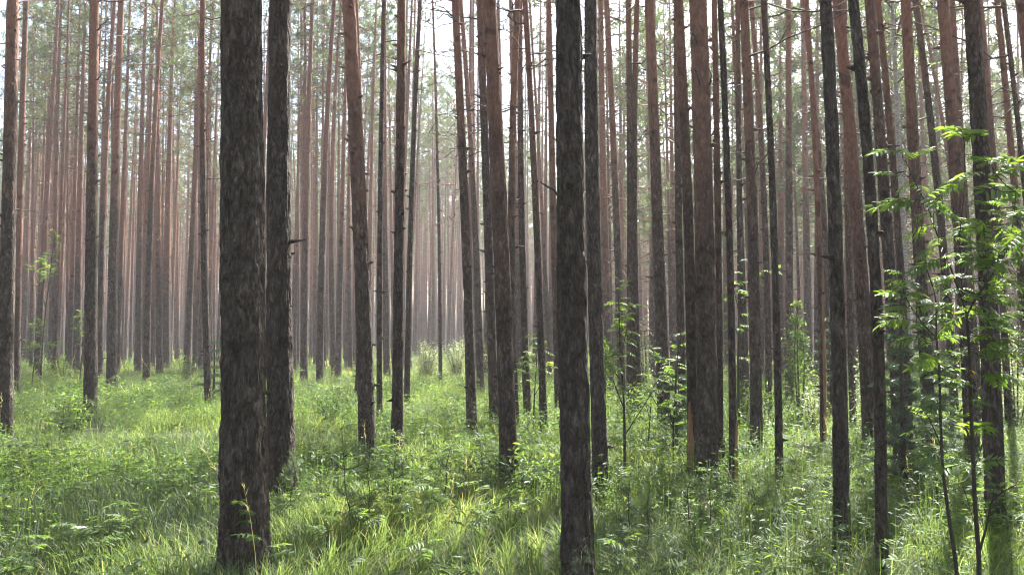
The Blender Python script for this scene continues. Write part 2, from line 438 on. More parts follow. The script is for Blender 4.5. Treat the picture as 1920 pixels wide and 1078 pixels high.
def trunk_mesh(H, r0, cx, cyy, seg, zs, rough, seed, flare=0.3):
    th = np.arange(seg) * 2 * np.pi / seg
    Z, T = np.meshgrid(zs, th, indexing='ij')
    rz = r0 * (1 - 0.86 * np.clip(zs / H, 0, 1)) ** 1.0
    rz = rz * (1 + flare * np.exp(-np.clip(zs, 0, 9) / 0.28))
    X, Y = np.cos(T), np.sin(T)
    wob = 1 + 0.035 * vnoise(X * 1.2, Y * 1.2, Z * 0.9, seed) + 0.02 * vnoise(0, 0, Z * 2.3, seed + 3)
    root = np.exp(-np.clip(Z, 0, 9) / 0.22) * 0.34 * vnoise(X * 1.7, Y * 1.7, 0, seed + 9)
    dz = 0
    rough = rough * min(1.0, r0 / 0.15)
    if rough > 0:
        ridge = 1 - np.abs(vnoise(X * r0 * 24, Y * r0 * 24, Z * 6, seed + 1)) * 1.7
        flake = vnoise(X * r0 * 55, Y * r0 * 55, Z * 16, seed + 2)
        lump = vnoise(X * r0 * 8, Y * r0 * 8, Z * 2.4, seed + 4)
        fade = np.clip(1.25 - Z / 9, 0.3, 1)
        dz = rough * fade * (0.55 * ridge + 0.45 * flake + 0.22 * lump)
        dz = dz - dz.mean()
    Rr = rz[:, None] * (wob + root) + dz
    V = np.stack([Rr * X + cx(zs)[:, None], Rr * Y + cyy(zs)[:, None], Z], -1).reshape(-1, 3)
    m, n = len(zs), seg
    i = np.arange(m - 1)[:, None] * n; j = np.arange(n)[None]
    F = np.stack([i + j, i + (j + 1) % n, i + n + (j + 1) % n, i + n + j], -1).reshape(-1, 4)
    V = np.vstack([V, [[cx(zs[-1:])[0], cyy(zs[-1:])[0], zs[-1]]]])
    k = np.arange(n); o = (m - 1) * n
    return V, [F, np.stack([o + k, o + (k + 1) % n, np.full(n, m * n)], -1)]

# every pine of the photograph that stands out: foot (x, y), trunk width and x at half height, x at the top of the picture,
# height at which the bark turns orange, a word that names a landmark trunk, its label
PINES = [
 (8, 800, 28, 14, 24, 5.2, 'leftmost', 'leftmost tall pine with pinkish upper bark, dark rough foot and sunlit right edge'),
 (30, 725, 14, 34, 49, 2.5, '', 'pinkish slim pine standing just right of the leftmost tall pine'),
 (56, 664, 11, 60, 79, 4, '', ''), (72, 655, 8, 74, 86, 4, '', ''), (104, 685, 11, 103, 115, 5, '', ''),
 (130, 665, 11, 131, 147, 4, '', ''), (145, 685, 13, 147, 161, 5, '', ''),
 (170, 768, 23, 171, 177, 5.2, 'knobbly', 'knobbly straight pine with short branch stubs, dark foot standing in bright grass'),
 (187, 700, 12, 190, 215, 6, '', ''), (194, 655, 6, 194, 197, 4, '', ''),
 (210, 720, 18, 212, 228, 5.4, 'rimmed', 'straight pine with a bright sunlit rim, next right of the knobbly pine'),
 (231, 648, 10, 236, 247, 4, '', ''), (260, 685, 12, 261, 274, 6, '', ''),
 (275, 708, 12, 279, 305, 6.5, '', 'slim brightly rimmed pine leaning right near the top, left of the branchy pine'),
 (291, 660, 8, 291, 294, 5, '', ''),
 (312, 678, 14, 313, 328, 5, 'branchy', 'branchy light brown pine with many bare dead side branches'),
 (333, 664, 8, 329, 322, 4, '', ''), (367, 675, 9, 366, 368, 5, '', ''),
 (392, 758, 13, 383, 380, 5.5, 'kinked', 'thin kinked dark pine with a mossy foot, left of the thickest trunk'),
 (405, 648, 8, 405, 406, 4, '', ''),
 (460, 1040, 85, 455, 452, 7.5, 'thickest', 'thickest pine trunk, deeply cracked dark grey bark with a torn brown foot'),
 (530, 922, 50, 523, 526, 6.0, '', 'thick dark cracked pine standing close behind the thickest trunk on its right'),
 (570, 702, 13, 572, 586, 5.5, '', ''), (588, 665, 14, 588, 589, 6, '', ''), (600, 708, 13, 603, 627, 6, '', ''),
 (628, 690, 11, 622, 640, 6, '', ''), (658, 684, 8, 655, 658, 5, '', ''),
 (671, 728, 12, 677, 667, 4.5, '', 'orange topped pine half hidden behind the leaning dark pine'),
 (690, 848, 31, 678, 653, 3.9, 'leaning', 'leaning dark pine bent towards the left, turning orange brown near the top'),
 (692, 684, 10, 693, 706, 5, '', ''), (712, 778, 11, 712, 720, 7, '', 'thin dark pole-like pine between the leaning pine and the straight grey-brown one'),
 (726, 692, 12, 723, 722, 6, '', ''),
 (744, 835, 21, 748, 753, 4.6, 'greybrown', 'straight grey-brown pine in sunny grass, first stout trunk right of the leaning pine'),
 (763, 748, 11, 768, 788, 8, '', 'thin dark pine leaning right towards its top, beside the straight grey-brown pine'),
 (738, 650, 6, 738, 736, 5, '', ''),
 (826, 708, 7, 824, 811, 8, 'lone', 'very thin lone pine in front of the pale bushes at the end of the clearing'),
 (886, 800, 19, 875, 853, 4.8, 'clearing', 'bare slim pine leaning left at the right edge of the sunny clearing'),
 (901, 722, 13, 894, 863, 6, '', 'slender curved pine just right of the slim pine at the clearing edge'),
 (928, 785, 18, 917, 899, 6.5, '', 'dark pine pressed against the left side of the stout purple-brown pine'),
 (955, 885, 33, 941, 917, 3.4, 'purple', 'stout purple-brown pine with flaky bark, raspberry leaves around its foot'),
 (966, 790, 16, 959, 971, 4.4, '', 'orange-brown pine standing behind the stout purple-brown pine, showing on its right'),
 (990, 778, 14, 980, 975, 6, '', ''), (1020, 797, 14, 1009, 984, 4.6, '', 'reddish slim pine leaning left, nearest trunk left of the bottom-cut dark pine'),
 (1032, 695, 8, 1022, 993, 5, '', ''),
 (1048, 765, 14, 1040, 1029, 3.5, '', 'pinkish pine half hidden behind the left edge of the bottom-cut dark pine'),
 (1086, 1098, 58, 1071, 1066, 8.5, 'bottom-cut', 'dark straight thick pine cut off by the bottom edge, one broken branch on its left'),
 (1129, 915, 29, 1114, 1107, 7.0, '', 'grey pine directly behind the bottom-cut dark pine, showing along its right'),
 (1142, 725, 16, 1135, 1126, 3.6, '', ''), (1167, 745, 15, 1159, 1137, 5, '', ''),
 (1181, 772, 14, 1182, 1178, 6.5, '', ''), (1198, 772, 14, 1190, 1195, 6, '', ''),
 (1247, 802, 24, 1236, 1217, 4.6, 'orange-topped', 'orange-topped pine with a dark foot behind the young rowans'),
 (1225, 695, 9, 1224, 1228, 5, '', ''), (1281, 790, 15, 1274, 1268, 5.5, '', ''),
 (1300, 885, 21, 1293, 1272, 4.0, '', 'dark crooked pine with torn orange wood at its foot, touching the snag-studded pine'),
 (1326, 905, 40, 1322, 1308, 3.2, 'snag-studded', 'stout snag-studded pine, orange-brown above with a broad dark foot'),
 (1349, 865, 14, 1347, 1339, 3.6, '', 'slim pinkish pine half hidden behind the right side of the snag-studded pine'),
 (1374, 905, 14, 1369, 1350, 6.5, 'stripped', 'slim dark pine with a strip of bare orange wood low on its right'),
 (1392, 785, 12, 1388, 1383, 6, '', ''), (1418, 830, 22, 1413, 1394, 4.4, 'columnar', 'columnar straight brown pine next right of the slim stripped pine'),
 (1402, 745, 8, 1393, 1372, 5, '', ''), (1441, 772, 12, 1437, 1408, 5, '', ''),
 (1461, 900, 14, 1453, 1432, 5.5, 'pole-like', 'thin dark pole-like pine with its foot in grass, left of the bushy green sapling'),
 (1480, 742, 15, 1480, 1478, 6, '', 'pine with tiers of dead branches rising behind the bushy green sapling'),
 (1516, 705, 14, 1513, 1505, 6, '', ''), (1543, 832, 11, 1537, 1512, 2.6, 'reddish', 'thin reddish pine with a long orange strip of peeled bark'),
 (1557, 745, 12, 1550, 1503, 5, '', ''),
 (1578, 1000, 27, 1568, 1548, 7.5, 'slate', 'straight slate-grey pine with its foot in near grass, right of the thin reddish pine'),
 (1600, 790, 12, 1592, 1583, 4.2, '', 'slim pine showing just behind the right edge of the slate-grey pine'),
 (1633, 828, 26, 1613, 1569, 3.0, 'fox-red', 'fox-red barked pine behind and right of the straight slate-grey pine'),
 (1650, 1065, 22, 1640, 1600, 7.5, 'charcoal', 'charcoal dark pine leaning left, its foot nearest the bottom edge beside the rowans'),
 (1690, 878, 22, 1667, 1630, 4.6, '', 'dark footed pine just right of the charcoal leaning pine, behind the young spruce'),
 (1706, 862, 14, 1688, 1645, 3.8, '', 'slim reddish pine leaning left over the young spruce'),
 (1746, 842, 23, 1725, 1698, 3.6, 'spruce-side', 'reddish pine rising behind the lit rowan leaves, right of the young spruce'),
 (1792, 805, 15, 1771, 1715, 6.0, '', ''), (1830, 722, 9, 1805, 1725, 6, '', ''),
 (1826, 872, 25, 1804, 1767, 3.6, 'rowan-side', 'orange-brown pine directly behind the taller near rowan'),
 (1840, 800, 13, 1817, 1785, 4.5, '', ''),
 (1866, 985, 33, 1850, 1821, 5.4, 'rightmost', 'thick dark pine behind the near rowans, nearest big trunk towards the right edge'),
 (1892, 803, 12, 1876, 1838, 4.5, '', 'slim pine just right of the thick dark pine behind the rowans'),
 (1930, 765, 14, 1913, 1868, 4.5, '', 'slim pine running out of the right edge low down'),
 (1955, 805, 11, 1934, 1880, 7, '', 'thin dark pine leaning out of the right edge halfway up'),
 (1985, 900, 26, 1965, 1915, 3.5, '', 'pine that shows only at the top of the right edge'),
]
trees = []      # dict(X, Y, r0, H, fn(z)->x, ...)
for k, (bx, by, w, xm, xt, bark, key, label) in enumerate(PINES):
    he = 0.18 if by > 950 else 0.22 if by > 850 else 0.30 if by > 750 else 0.42
    X, Y = on_ground(bx, by, he)
    pm, pt = at(xm, 500, Y), at(xt, 0, Y)
    H = rng.uniform(21.5, 25.5)
    z = np.array([0, pm[2], pt[2]]); xx = np.array([0, pm[0] - X, pt[0] - X])
    co = np.polyfit(z, xx, 2)
    zt = pt[2]; sl_ = np.clip(2 * co[0] * zt + co[1], xx[2] / zt - .03, xx[2] / zt + .03)
    def fx(zz, co=co, zt=zt, sl_=sl_, xt_=xx[2]):
        zz = np.asarray(zz, float)
        e = np.clip(zz - zt, 0, None)
        return np.where(zz <= zt, np.polyval(co, np.minimum(zz, zt)), xt_ + sl_ * e * np.exp(-e / 25))
    slant = math.hypot(Y, pm[0])
    r = w * Y / F_PX / 2 * 0.91
    r0 = r / (1 - 0.86 * max(0, pm[2]) / H)
    trees.append(dict(X=X, Y=Y, r0=r0, H=H, fx=fx, bark=bark, key=key, label=label, listed=True, xm=xm))

# the hazy pines farther back, at planted-forest spacing
def far_fill(lo, hi, count, gap, fan, existing, g, clear=True):
    out = []; P = [(t['X'], t['Y']) for t in existing]
    P = np.array(P); tries = 0
    while len(out) < count and tries < count * 40:
        tries += 1
        Y = math.sqrt(g.uniform(lo * lo, hi * hi)); u = g.uniform(-fan, fan); X = u * Y
        px = 960 + F_PX * u
        if clear and 772 < px < 872 and Y < 58: continue
        if clear and 640 < px < 700 and Y < 34: continue
        if len(P) and np.min((P[:, 0] - X) ** 2 + (P[:, 1] - Y) ** 2) < gap * gap: continue
        P = np.vstack([P, [[X, Y]]]) if len(P) else np.array([[X, Y]])
        out.append((X, Y))
    return out
g2 = np.random.default_rng(77)
for X, Y in far_fill(29, 76, 620, 1.2, 0.675, trees, g2):
    H = g2.uniform(20, 25.5) if X / Y < .1 else g2.uniform(16.5, 22); lx = g2.normal() * 0.018; q = g2.normal() * 0.0009
    trees.append(dict(X=X, Y=Y, r0=g2.uniform(0.085, 0.155), H=H, fx=(lambda zz, lx=lx, q=q: lx * np.asarray(zz, float) + q * np.asarray(zz, float) ** 2 * np.exp(-np.asarray(zz, float) / 18)),
                      bark=g2.uniform(3, 6.5), key='', label='', listed=False))
# a far pine that nothing of shows between the nearer trunks is left out
order = sorted(range(len(trees)), key=lambda i: trees[i]['Y'])
cover = [[] for _ in range(7)]
ROWS = [1.6, 3, 5, 7.5, 10, 13]
vis = {}
scan = {row: np.zeros(1920 * 2, bool) for row in (60, 200, 330, 450, 560, 620)}
for i in order:
    t = trees[i]; seen = 0
    for row, buf in scan.items():
        p = at(960, row, t['Y'])
        if p[2] > t['H'] * .9: continue
        x = t['X'] + float(t['fx'](p[2])); rr = t['r0'] * (1 - .86 * p[2] / t['H'])
        a, c = 960 + F_PX * (x - rr) / t['Y'], 960 + F_PX * (x + rr) / t['Y']
        a, c = int(max(0, a * 2)), int(min(3839, c * 2))
        if c <= a: continue
        seen += np.count_nonzero(~buf[a:c]); buf[a:c] = True
    vis[i] = seen
listed = [i for i in order if trees[i]['listed']]
shown = sorted([i for i in order if not trees[i]['listed'] and vis[i] >= 8], key=lambda i: -vis[i])
far_keep = shown[:294 - len(listed)]
spare = [trees[i] for i in shown[294 - len(listed):]]       # these show least: they go into the mass of the wood
far_limit = 76
trees = [trees[i] for i in listed] + [trees[i] for i in far_keep]

_ONES = 'zeroth first second third fourth fifth sixth seventh eighth ninth tenth eleventh twelfth thirteenth fourteenth fifteenth sixteenth seventeenth eighteenth nineteenth'.split()
_TENS = {2: ('twentieth', 'twenty'), 3: ('thirtieth', 'thirty'), 4: ('fortieth', 'forty'), 5: ('fiftieth', 'fifty'), 6: ('sixtieth', 'sixty')}
def ordinal(n):
    if n < 20: return _ONES[n]
    t, u = divmod(n, 10)
    return _TENS[t][0] if u == 0 else _TENS[t][1] + '-' + _ONES[u]

def screen_x(t): return 960 + F_PX * (t['X'] + float(t['fx'](2.5))) / t['Y']
marks = sorted([(screen_x(t), t['key']) for t in trees if t['key'] and t['key'] not in ('rimmed', 'lone', 'greybrown', 'stripped', 'reddish', 'fox-red', 'spruce-side', 'rowan-side', 'pole-like', 'kinked')])
counts = {}
for t in sorted(trees, key=screen_x):
    if t['label']: continue
    x = screen_x(t)
    lo = [m for m in marks if m[0] <= x]; hi = [m for m in marks if m[0] > x]
    cls = 'slim mid-distance' if t['listed'] else 'thin hazy far'
    kk = (cls, len(lo)); counts[kk] = counts.get(kk, 0) + 1; o = ordinal(counts[kk])
    if lo and hi: t['label'] = f"{o} {cls} pine from the left between the {lo[-1][1]} and {hi[0][1]} trunks"
    elif hi: t['label'] = f"{o} {cls} pine from the left, before the {hi[0][1]} trunk"
    else: t['label'] = f"{o} {cls} pine from the left, past the {lo[-1][1]} trunk"

def add_stubs(V, F, t, H, r0, zmax, n, seed):
    """knots and the short stumps of dropped branches, part of the trunk's own surface"""
    g = np.random.default_rng(seed); V = [V]; o = len(V[0]); F = [f for f in F]
    for q in range(n):
        h = g.uniform(.6, zmax); a = g.uniform(0, 6.283); rr = r0 * (1 - .86 * h / H); L = rr + g.uniform(.015, .09) * (1 if g.uniform() < .8 else 2)
        d = np.array([math.cos(a), math.sin(a), g.uniform(-.1, .4)])
        c = np.array([float(t['fx'](h)), 0, h])
        v, f = tube(np.array([c + d * rr * .8, c + d * (rr + L) * .55, c + d * L]), [g.uniform(.018, .035), .012, .006], 5)
        V.append(v); F += [x + o for x in f]; o += len(v)
    return np.concatenate(V), F

def place_pine(k, t):
    X, Y, H, r0 = t['X'], t['Y'], t['H'], t['r0']
    z0 = float(gz(X, Y)) - 0.03
    root = empty('pine_tree', (X, Y, z0))
    tag(root, t['label'], 'tree', 'tall pines of the wood' if t['listed'] else 'hazy pines farther back')
    if Y < 7.5:   seg, zs, ro = 128, np.concatenate([np.arange(-0.15, 7.0, 0.028), np.linspace(7.0, H, 40)]), 0.024
    elif Y < 12:  seg, zs, ro = 72, np.concatenate([np.arange(-0.15, 9, 0.06), np.linspace(9, H, 40)]), 0.016
    elif Y < 26:  seg, zs, ro = 30, np.concatenate([[-0.15, 0.1, 0.3], np.linspace(0.5, H, 90)]), 0.009
    else:         seg, zs, ro = 12, np.concatenate([[-0.15, 0.2], np.linspace(0.6, H, 30)]), 0.0
    fy = (lambda zz: np.zeros_like(np.asarray(zz, float)))
    V, F = trunk_mesh(H, r0, t['fx'], fy, seg, zs, ro, 7 * k + 1, 0.3)
    if Y < 40: V, F = add_stubs(V, F, t, H, r0, min(EYE + .46 * Y, 15), 3 if Y < 9 else int(10 + 1.3 * min(Y, 25)), k)
    tr = obj('trunk', make_mesh('trunk', V, F, [M_BARK]), root)
    tr['bark_line'] = float(t['bark'])
    near = (Y < 31 or (-6 < X < min(14, .13 * Y) and Y < 47)) and not (-1 < X < 7.5 and 18 < Y < 27) or (X / Y < -.2 and k % 5 < 2)  # crown density shaped for light: sparse ones admit sun, a dense box shades foreground
    tall = 1.0 if near or X / Y < .04 else 1.35
    zc = H - (7.6 if near else 8.7 * tall)
    xc = float(t['fx'](zc)); xt = float(t['fx'](H))
    c = obj('crown', (CROWNS_SPARSE if near else CROWNS)[k % 7], root)
    c.location = (xc, 0, zc); c.rotation_euler = (0, math.atan2(xt - xc, H - zc), (k * 2.399) % 6.283); c.scale = (1 + (tall - 1) * .6, 1 + (tall - 1) * .6, tall)
    if 11 < Y < 40:
        g = np.random.default_rng(k + 50)
        ztop = min(zc + .5, EYE + .45 * Y + .5); zlow = ztop * .42
        for q in range(int(10 + 0.55 * Y)):
            h = g.uniform(zlow, ztop); d = obj('dead_branch', DEADS[int(g.integers(12))], root)
            d.location = (float(t['fx'](h)), 0, h); d.rotation_euler = (0, 0, g.uniform(0, 6.283)); sc = g.uniform(.3, 1.15) * (.4 + .75 * (h - zlow) / (ztop - zlow)); d.scale = (sc, sc, sc)
    return root
roots = [place_pine(k, t) for k, t in enumerate(trees)]
by_label = {t['label']: (r, t) for r, t in zip(roots, trees)}
def pine(start):
    for lab, v in by_label.items():
        if lab.startswith(start): return v

# broken branches and torn bark on single pines
def snag(start, pts, rad, Yoff=0.0, name='dead_branch', mat=None):
    """a broken branch along picture points, at the trunk's own distance"""
    r, t = pine(start)
    P = np.array([at(px, py, t['Y'] + dy) for px, py, dy in pts]) - np.array(r.location)
    P = smooth_path(P, 4)
    P[1:-1] += np.random.default_rng(int(rad * 1e5) + len(pts)).normal(size=P[1:-1].shape) * rad * .35
    b = Build(); V, F = tube(P, np.linspace(rad, rad * .35, len(P)), 7); b.add(V, F)
    return obj(name, b.mesh(name, [mat or M_TWIG]), r)
snag('dark straight thick', [(1052, 368, -.05), (1030, 352, -.14), (1013, 340, -.2)], 0.010)
snag('dark straight thick', [(1048, 266, -.05), (1038, 260, -.1), (1027, 254, -.13)], 0.006)
snag('dark straight thick', [(1096, 492, -.03), (1104, 488, -.06), (1111, 483, -.1)], 0.005)
snag('stout snag-studded', [(1308, 82, -.2), (1302, 68, -.27), (1294, 52, -.32)], 0.014)
snag('stout snag-studded', [(1313, 158, -.2), (1308, 142, -.27), (1303, 130, -.31)], 0.014)
snag('stout snag-studded', [(1330, 160, -.05), (1334, 145, -.12), (1328, 128, -.2)], 0.012)
snag('stout snag-studded', [(1331, 258, -.02), (1341, 244, -.1), (1350, 228, -.12)], 0.012)
snag('dark crooked pine', [(1285, 330, -.02), (1277, 327, -.1), (1270, 322, -.15)], 0.011)
snag('dark crooked pine', [(1300, 690, -.1), (1288, 672, -.2), (1280, 640, -.3)], 0.010)
snag('knobbly', [(178, 62, 0), (190, 48, -.1), (206, 36, -.2)], 0.02)
snag('knobbly', [(178, 152, 0), (186, 146, -.1), (190, 143, -.1)], 0.02)
snag('thick dark cracked', [(545, 574, -.05), (549, 573, -.1), (553, 571, -.12)], 0.008)
snag('bare slim pine', [(862, 45, 0), (848, 35, -.1), (834, 27, -.1)], 0.015)
snag('orange topped pine', [(590, 5, -3), (570, 16, -3.1), (550, 25, -3.2)], 0.014)

def torn_strip(start, z0, z1, az, half, name='torn_wood', seed=1, proud=0.012):
    """bark torn away: a ragged strip of bare wood lying on the trunk"""
    r, t = pine(start)
    g = np.random.default_rng(seed)
    zs = np.linspace(z0, z1, 26); us = np.linspace(-1, 1, 7)
    V = []
    for i, z in enumerate(zs):
        e = math.sin(math.pi * (i / 25)) ** 0.5
        hw = half * (0.25 + 0.75 * e) * (1 + .35 * vnoise(0, z * 9, 0, seed))
        rr = t['r0'] * (1 - .86 * max(z, 0) / t['H']) * (1 + .24 * math.exp(-max(z, 0) / .28)) + proud
        for u in us:
            a = az + hw * u + .25 * half * float(vnoise(z * 2.5, 3, 0, seed + 2))
            rj = rr + (0.004 * float(vnoise(u * 3, z * 20, 0, seed)) if abs(u) < 1 else -0.03)
            V.append([rj * math.cos(a) + float(t['fx'](z)), rj * math.sin(a), z])
    i = np.arange(25)[:, None] * 7; j = np.arange(6)[None]
    F = np.stack([i + j, i + j + 1, i + j + 8, i + j + 7], -1).reshape(-1, 4)
    o = obj(name, make_mesh(name, V, [F], [M_WOOD]), r)
    return o
torn_strip('dark crooked pine', 0.05, 1.0, -2.2, 0.6, seed=3)
torn_strip('slim dark pine with a strip', 0.15, 0.85, -0.8, 0.75, seed=4)
torn_strip('thin reddish pine', 0.1, 2.6, -1.1, 0.8, seed=5, proud=.008)

# ----------------------------------------------------------------- the wood beyond, too deep to count
def far_wood():
    g = np.random.default_rng(5)
    b = Build()
    pts = [(x, y, 0) for x, y in far_fill(far_limit + 0.5, 215, 3600, 1.5, 0.72, [], g, False)]
    # the same wood carries on at both sides of the view and behind the camera
    side = []
    for _ in range(7000):
        R = math.sqrt(g.uniform(7 ** 2, 62 ** 2)); a = g.uniform(0, 2 * math.pi)
        x, y = R * math.sin(a), R * math.cos(a)
        if y > 0 and abs(x) < 0.70 * y + 1.0: continue
        if side and min((x - p[0]) ** 2 + (y - p[1]) ** 2 for p in side) < 2.2 ** 2: continue
        side.append((x, y, 1))
        if len(side) > 620: break
    for n, (x, y, s) in enumerate([(t['X'], t['Y'], 0) for t in spare] + pts + side):
        H = g.uniform(20, 25.5) if s or x / max(y, 1) < .1 else g.uniform(17.5, 24); r0 = g.uniform(0.085, 0.15); z = float(gz(x, y))
        lx, ly = g.normal(size=2) * 0.014
        zs = np.array([-.2, .4, 4, 8, 12, 16, 20, H]); zs = zs[(zs < H)]; zs = np.append(zs, H)
        P = np.stack([x + lx * zs, y + ly * zs, z + zs], -1)
        V, F = tube(P, r0 * (1 - .86 * np.clip(zs, 0, H) / H), 6 if not s else 8, False)
        b.add(V, F, 0)
        d = math.hypot(x, y)
        crown_build(b2, 9000 + n, H=8.6, R=1.9, limbs=(18 if d < 110 else 9) + (8 if x > .06 * y and y > 0 else 0), per=5, count=7, length=0.30 if d < 110 else .42, width=0.085 if d < 110 else .12, nt=3, base=(x + lx * (H - 8.6), y + ly * (H - 8.6), z + H - 8.6), tw=False)
        if not s and d < 130:
            g3 = np.random.default_rng(n)
            for _ in range(7):
                h = g3.uniform(7, H - 8); az = g3.uniform(0, 6.283); L = g3.uniform(.4, 1.2)
                p = np.array([x + lx * h, y + ly * h, z + h]); q = p + np.array([math.sin(az) * L, math.cos(az) * L, g3.uniform(-.2, .4) * L])
                V, F = tube(np.array([p, (p + q) / 2 + [0, 0, .06], q]), [.014, .011, .006], 3, False); b.add(V, F, 0)
    return b
b2 = Build()
bw = far_wood()
keys = list(bw.F)
off = bw.n
bw.V += b2.V; bw.A += b2.A
allf, fm = [], []
for k, v in bw.F.items(): allf.append(np.concatenate(v)); fm.append(0)
for k, v in b2.F.items(): allf.append(np.concatenate(v) + off); fm.append(1 if k[1] == 0 else 2)
fw = obj('pine_wood', make_mesh('pine_wood', np.concatenate(bw.V), allf, [M_BARK, M_LIMB, M_NEEDLE], fm, {'tint': np.concatenate(bw.A)}))
fw['bark_line'] = 4.5
tag(fw, 'dense mass of distant pine trunks and crowns fading into haze', 'wood', kind='stuff')

# ----------------------------------------------------------------- grass and ground cover
def scatter(n, lo, hi, fan, g, power=2.0):
    Y = (g.uniform(lo ** power, hi ** power, n)) ** (1 / power)
    X = g.uniform(-1, 1, n) * (fan * Y + 2.2)
    return X, Y

def blades(n, lo, hi, h0, h1, w, segs, g, thr=-0.42, power=2.0, dry=0.05):
    X, Y = scatter(n, lo, hi, 0.74, g, power)
    dens = vnoise(X * 0.35, Y * 0.35, 0, 21) + 0.6 * vnoise(X * 1.1, Y * 1.1, 0, 22)
    ok = dens + g.uniform(-.35, .35, n) > thr
    X, Y = X[ok], Y[ok]; n = len(X)
    # gather into tussocks
    cx, cy_ = np.round(X / 0.23 + vnoise(X, Y, 0, 31)) * 0.23, np.round(Y / 0.23 + vnoise(X, Y, 1, 32)) * 0.23
    pull = g.uniform(0.2, 0.8, n)
    Xn, Yn = X + (cx - X) * pull, Y + (cy_ - Y) * pull
    az = np.arctan2(X - cx, Y - cy_) + g.normal(size=n) * 0.9
    hn = 0.5 + 0.5 * vnoise(Xn * 0.55, Yn * 0.55, 0, 23)
    h = (h0 + (h1 - h0) * np.clip(0.62 * hn ** 1.3 + 0.45 * g.uniform(0, 1, n) ** 1.7, 0, 1))
    bend = g.uniform(0.15, 1.15, n)
    t = np.linspace(0, 1, segs + 1)
    horiz = (h * bend)[:, None] * t[None] ** 1.9
    z = h[:, None] * (t[None] - 0.42 * bend[:, None] * t[None] ** 2.4)
    ox, oy = np.sin(az), np.cos(az)
    base = gz(Xn, Yn)
    P = np.stack([Xn[:, None] + ox[:, None] * horiz, Yn[:, None] + oy[:, None] * horiz, base[:, None] - .01 + z], -1)
    tw = g.uniform(-.9, .9, n)
    sx, sy = np.cos(az + tw), -np.sin(az + tw)
    wd = w * g.uniform(0.6, 1.3, n)[:, None] * np.array([(1 - tt) ** 0.75 * (0.65 + 0.35 * min(1, tt * 4)) + 0.03 for tt in t])[None] * 0.5
    sd = np.stack([sx, sy, np.zeros(n)], -1)[:, None] * wd[..., None]
    V = np.stack([P - sd, P + sd], 2).reshape(-1, 3)
    k = 2 * (segs + 1)
    i0 = (np.arange(n) * k)[:, None] + 2 * np.arange(segs)[None]
    F = np.stack([i0, i0 + 1, i0 + 3, i0 + 2], -1).reshape(-1, 4)
    tint = np.clip(0.42 + 0.22 * vnoise(Xn * .22, Yn * .22, 0, 41) + 0.2 * vnoise(Xn * 1.3, Yn * 1.3, 0, 42) + 0.14 * g.normal(size=n), 0.02, 0.88)
    tint = np.where(g.uniform(0, 1, n) < dry, 1.0, tint)
    return V, F, np.repeat(tint, k)

g = np.random.default_rng(3)
bG = Build()
for args in ((100000, 1.4, 8.5, 0.14, 0.58, 0.0085, 5), (165000, 8.5, 20, 0.15, 0.55, 0.012, 3), (170000, 20, 46, 0.18, 0.62, 0.024, 2), (110000, 46, 120, 0.2, 0.7, 0.07, 2)):
    V, F, T = blades(*args, g, power=1.6, thr=-.42 if args[1] < 5 else -.75); bG.add(V, F, 0, T)
tag(obj('meadow_grass', bG.mesh('meadow_grass', [M_GRASS])), 'lush green forest grass covering the floor between the pines', 'grass', kind='stuff')

def flat_leaf(n_sec=2):
    """an oval leaf in local coordinates (along x, across y), folded along its middle"""
    V = np.array([[0, 0, 0], [.32, .24, .05], [.32, 0, 0], [.32, -.24, .05], [.68, .20, .02], [.68, 0, -.03], [.68, -.20, .02], [1, 0, -.10]])
    T = np.array([[0, 2, 1], [0, 3, 2], [4, 5, 7], [5, 6, 7]]); Q = np.array([[1, 2, 5, 4], [2, 3, 6, 5]])
    return V, T, Q
LV, LT, LQ = flat_leaf()

def many_leaves(b, P, D, U, L, W, mat, tint):
    """a leaf at each P pointing along D with upper side U"""
    n = len(P)
    D = D / (np.linalg.norm(D, axis=1)[:, None] + 1e-9)
    Sd = np.cross(U, D); Sd /= np.linalg.norm(Sd, axis=1)[:, None] + 1e-9
    Un = np.cross(D, Sd)
    L = np.broadcast_to(L, (n,)); W = np.broadcast_to(W, (n,))
    V = P[:, None] + LV[None, :, :1] * (D * L[:, None])[:, None] + LV[None, :, 1:2] * 2 * (Sd * W[:, None])[:, None] + LV[None, :, 2:] * (Un * L[:, None])[:, None]
    o = (np.arange(n) * 8)[:, None, None]
    b.add(V.reshape(-1, 3), [(LT[None] + o).reshape(-1, 3), (LQ[None] + o).reshape(-1, 4)], mat, np.repeat(np.broadcast_to(tint, (n,)), 8))

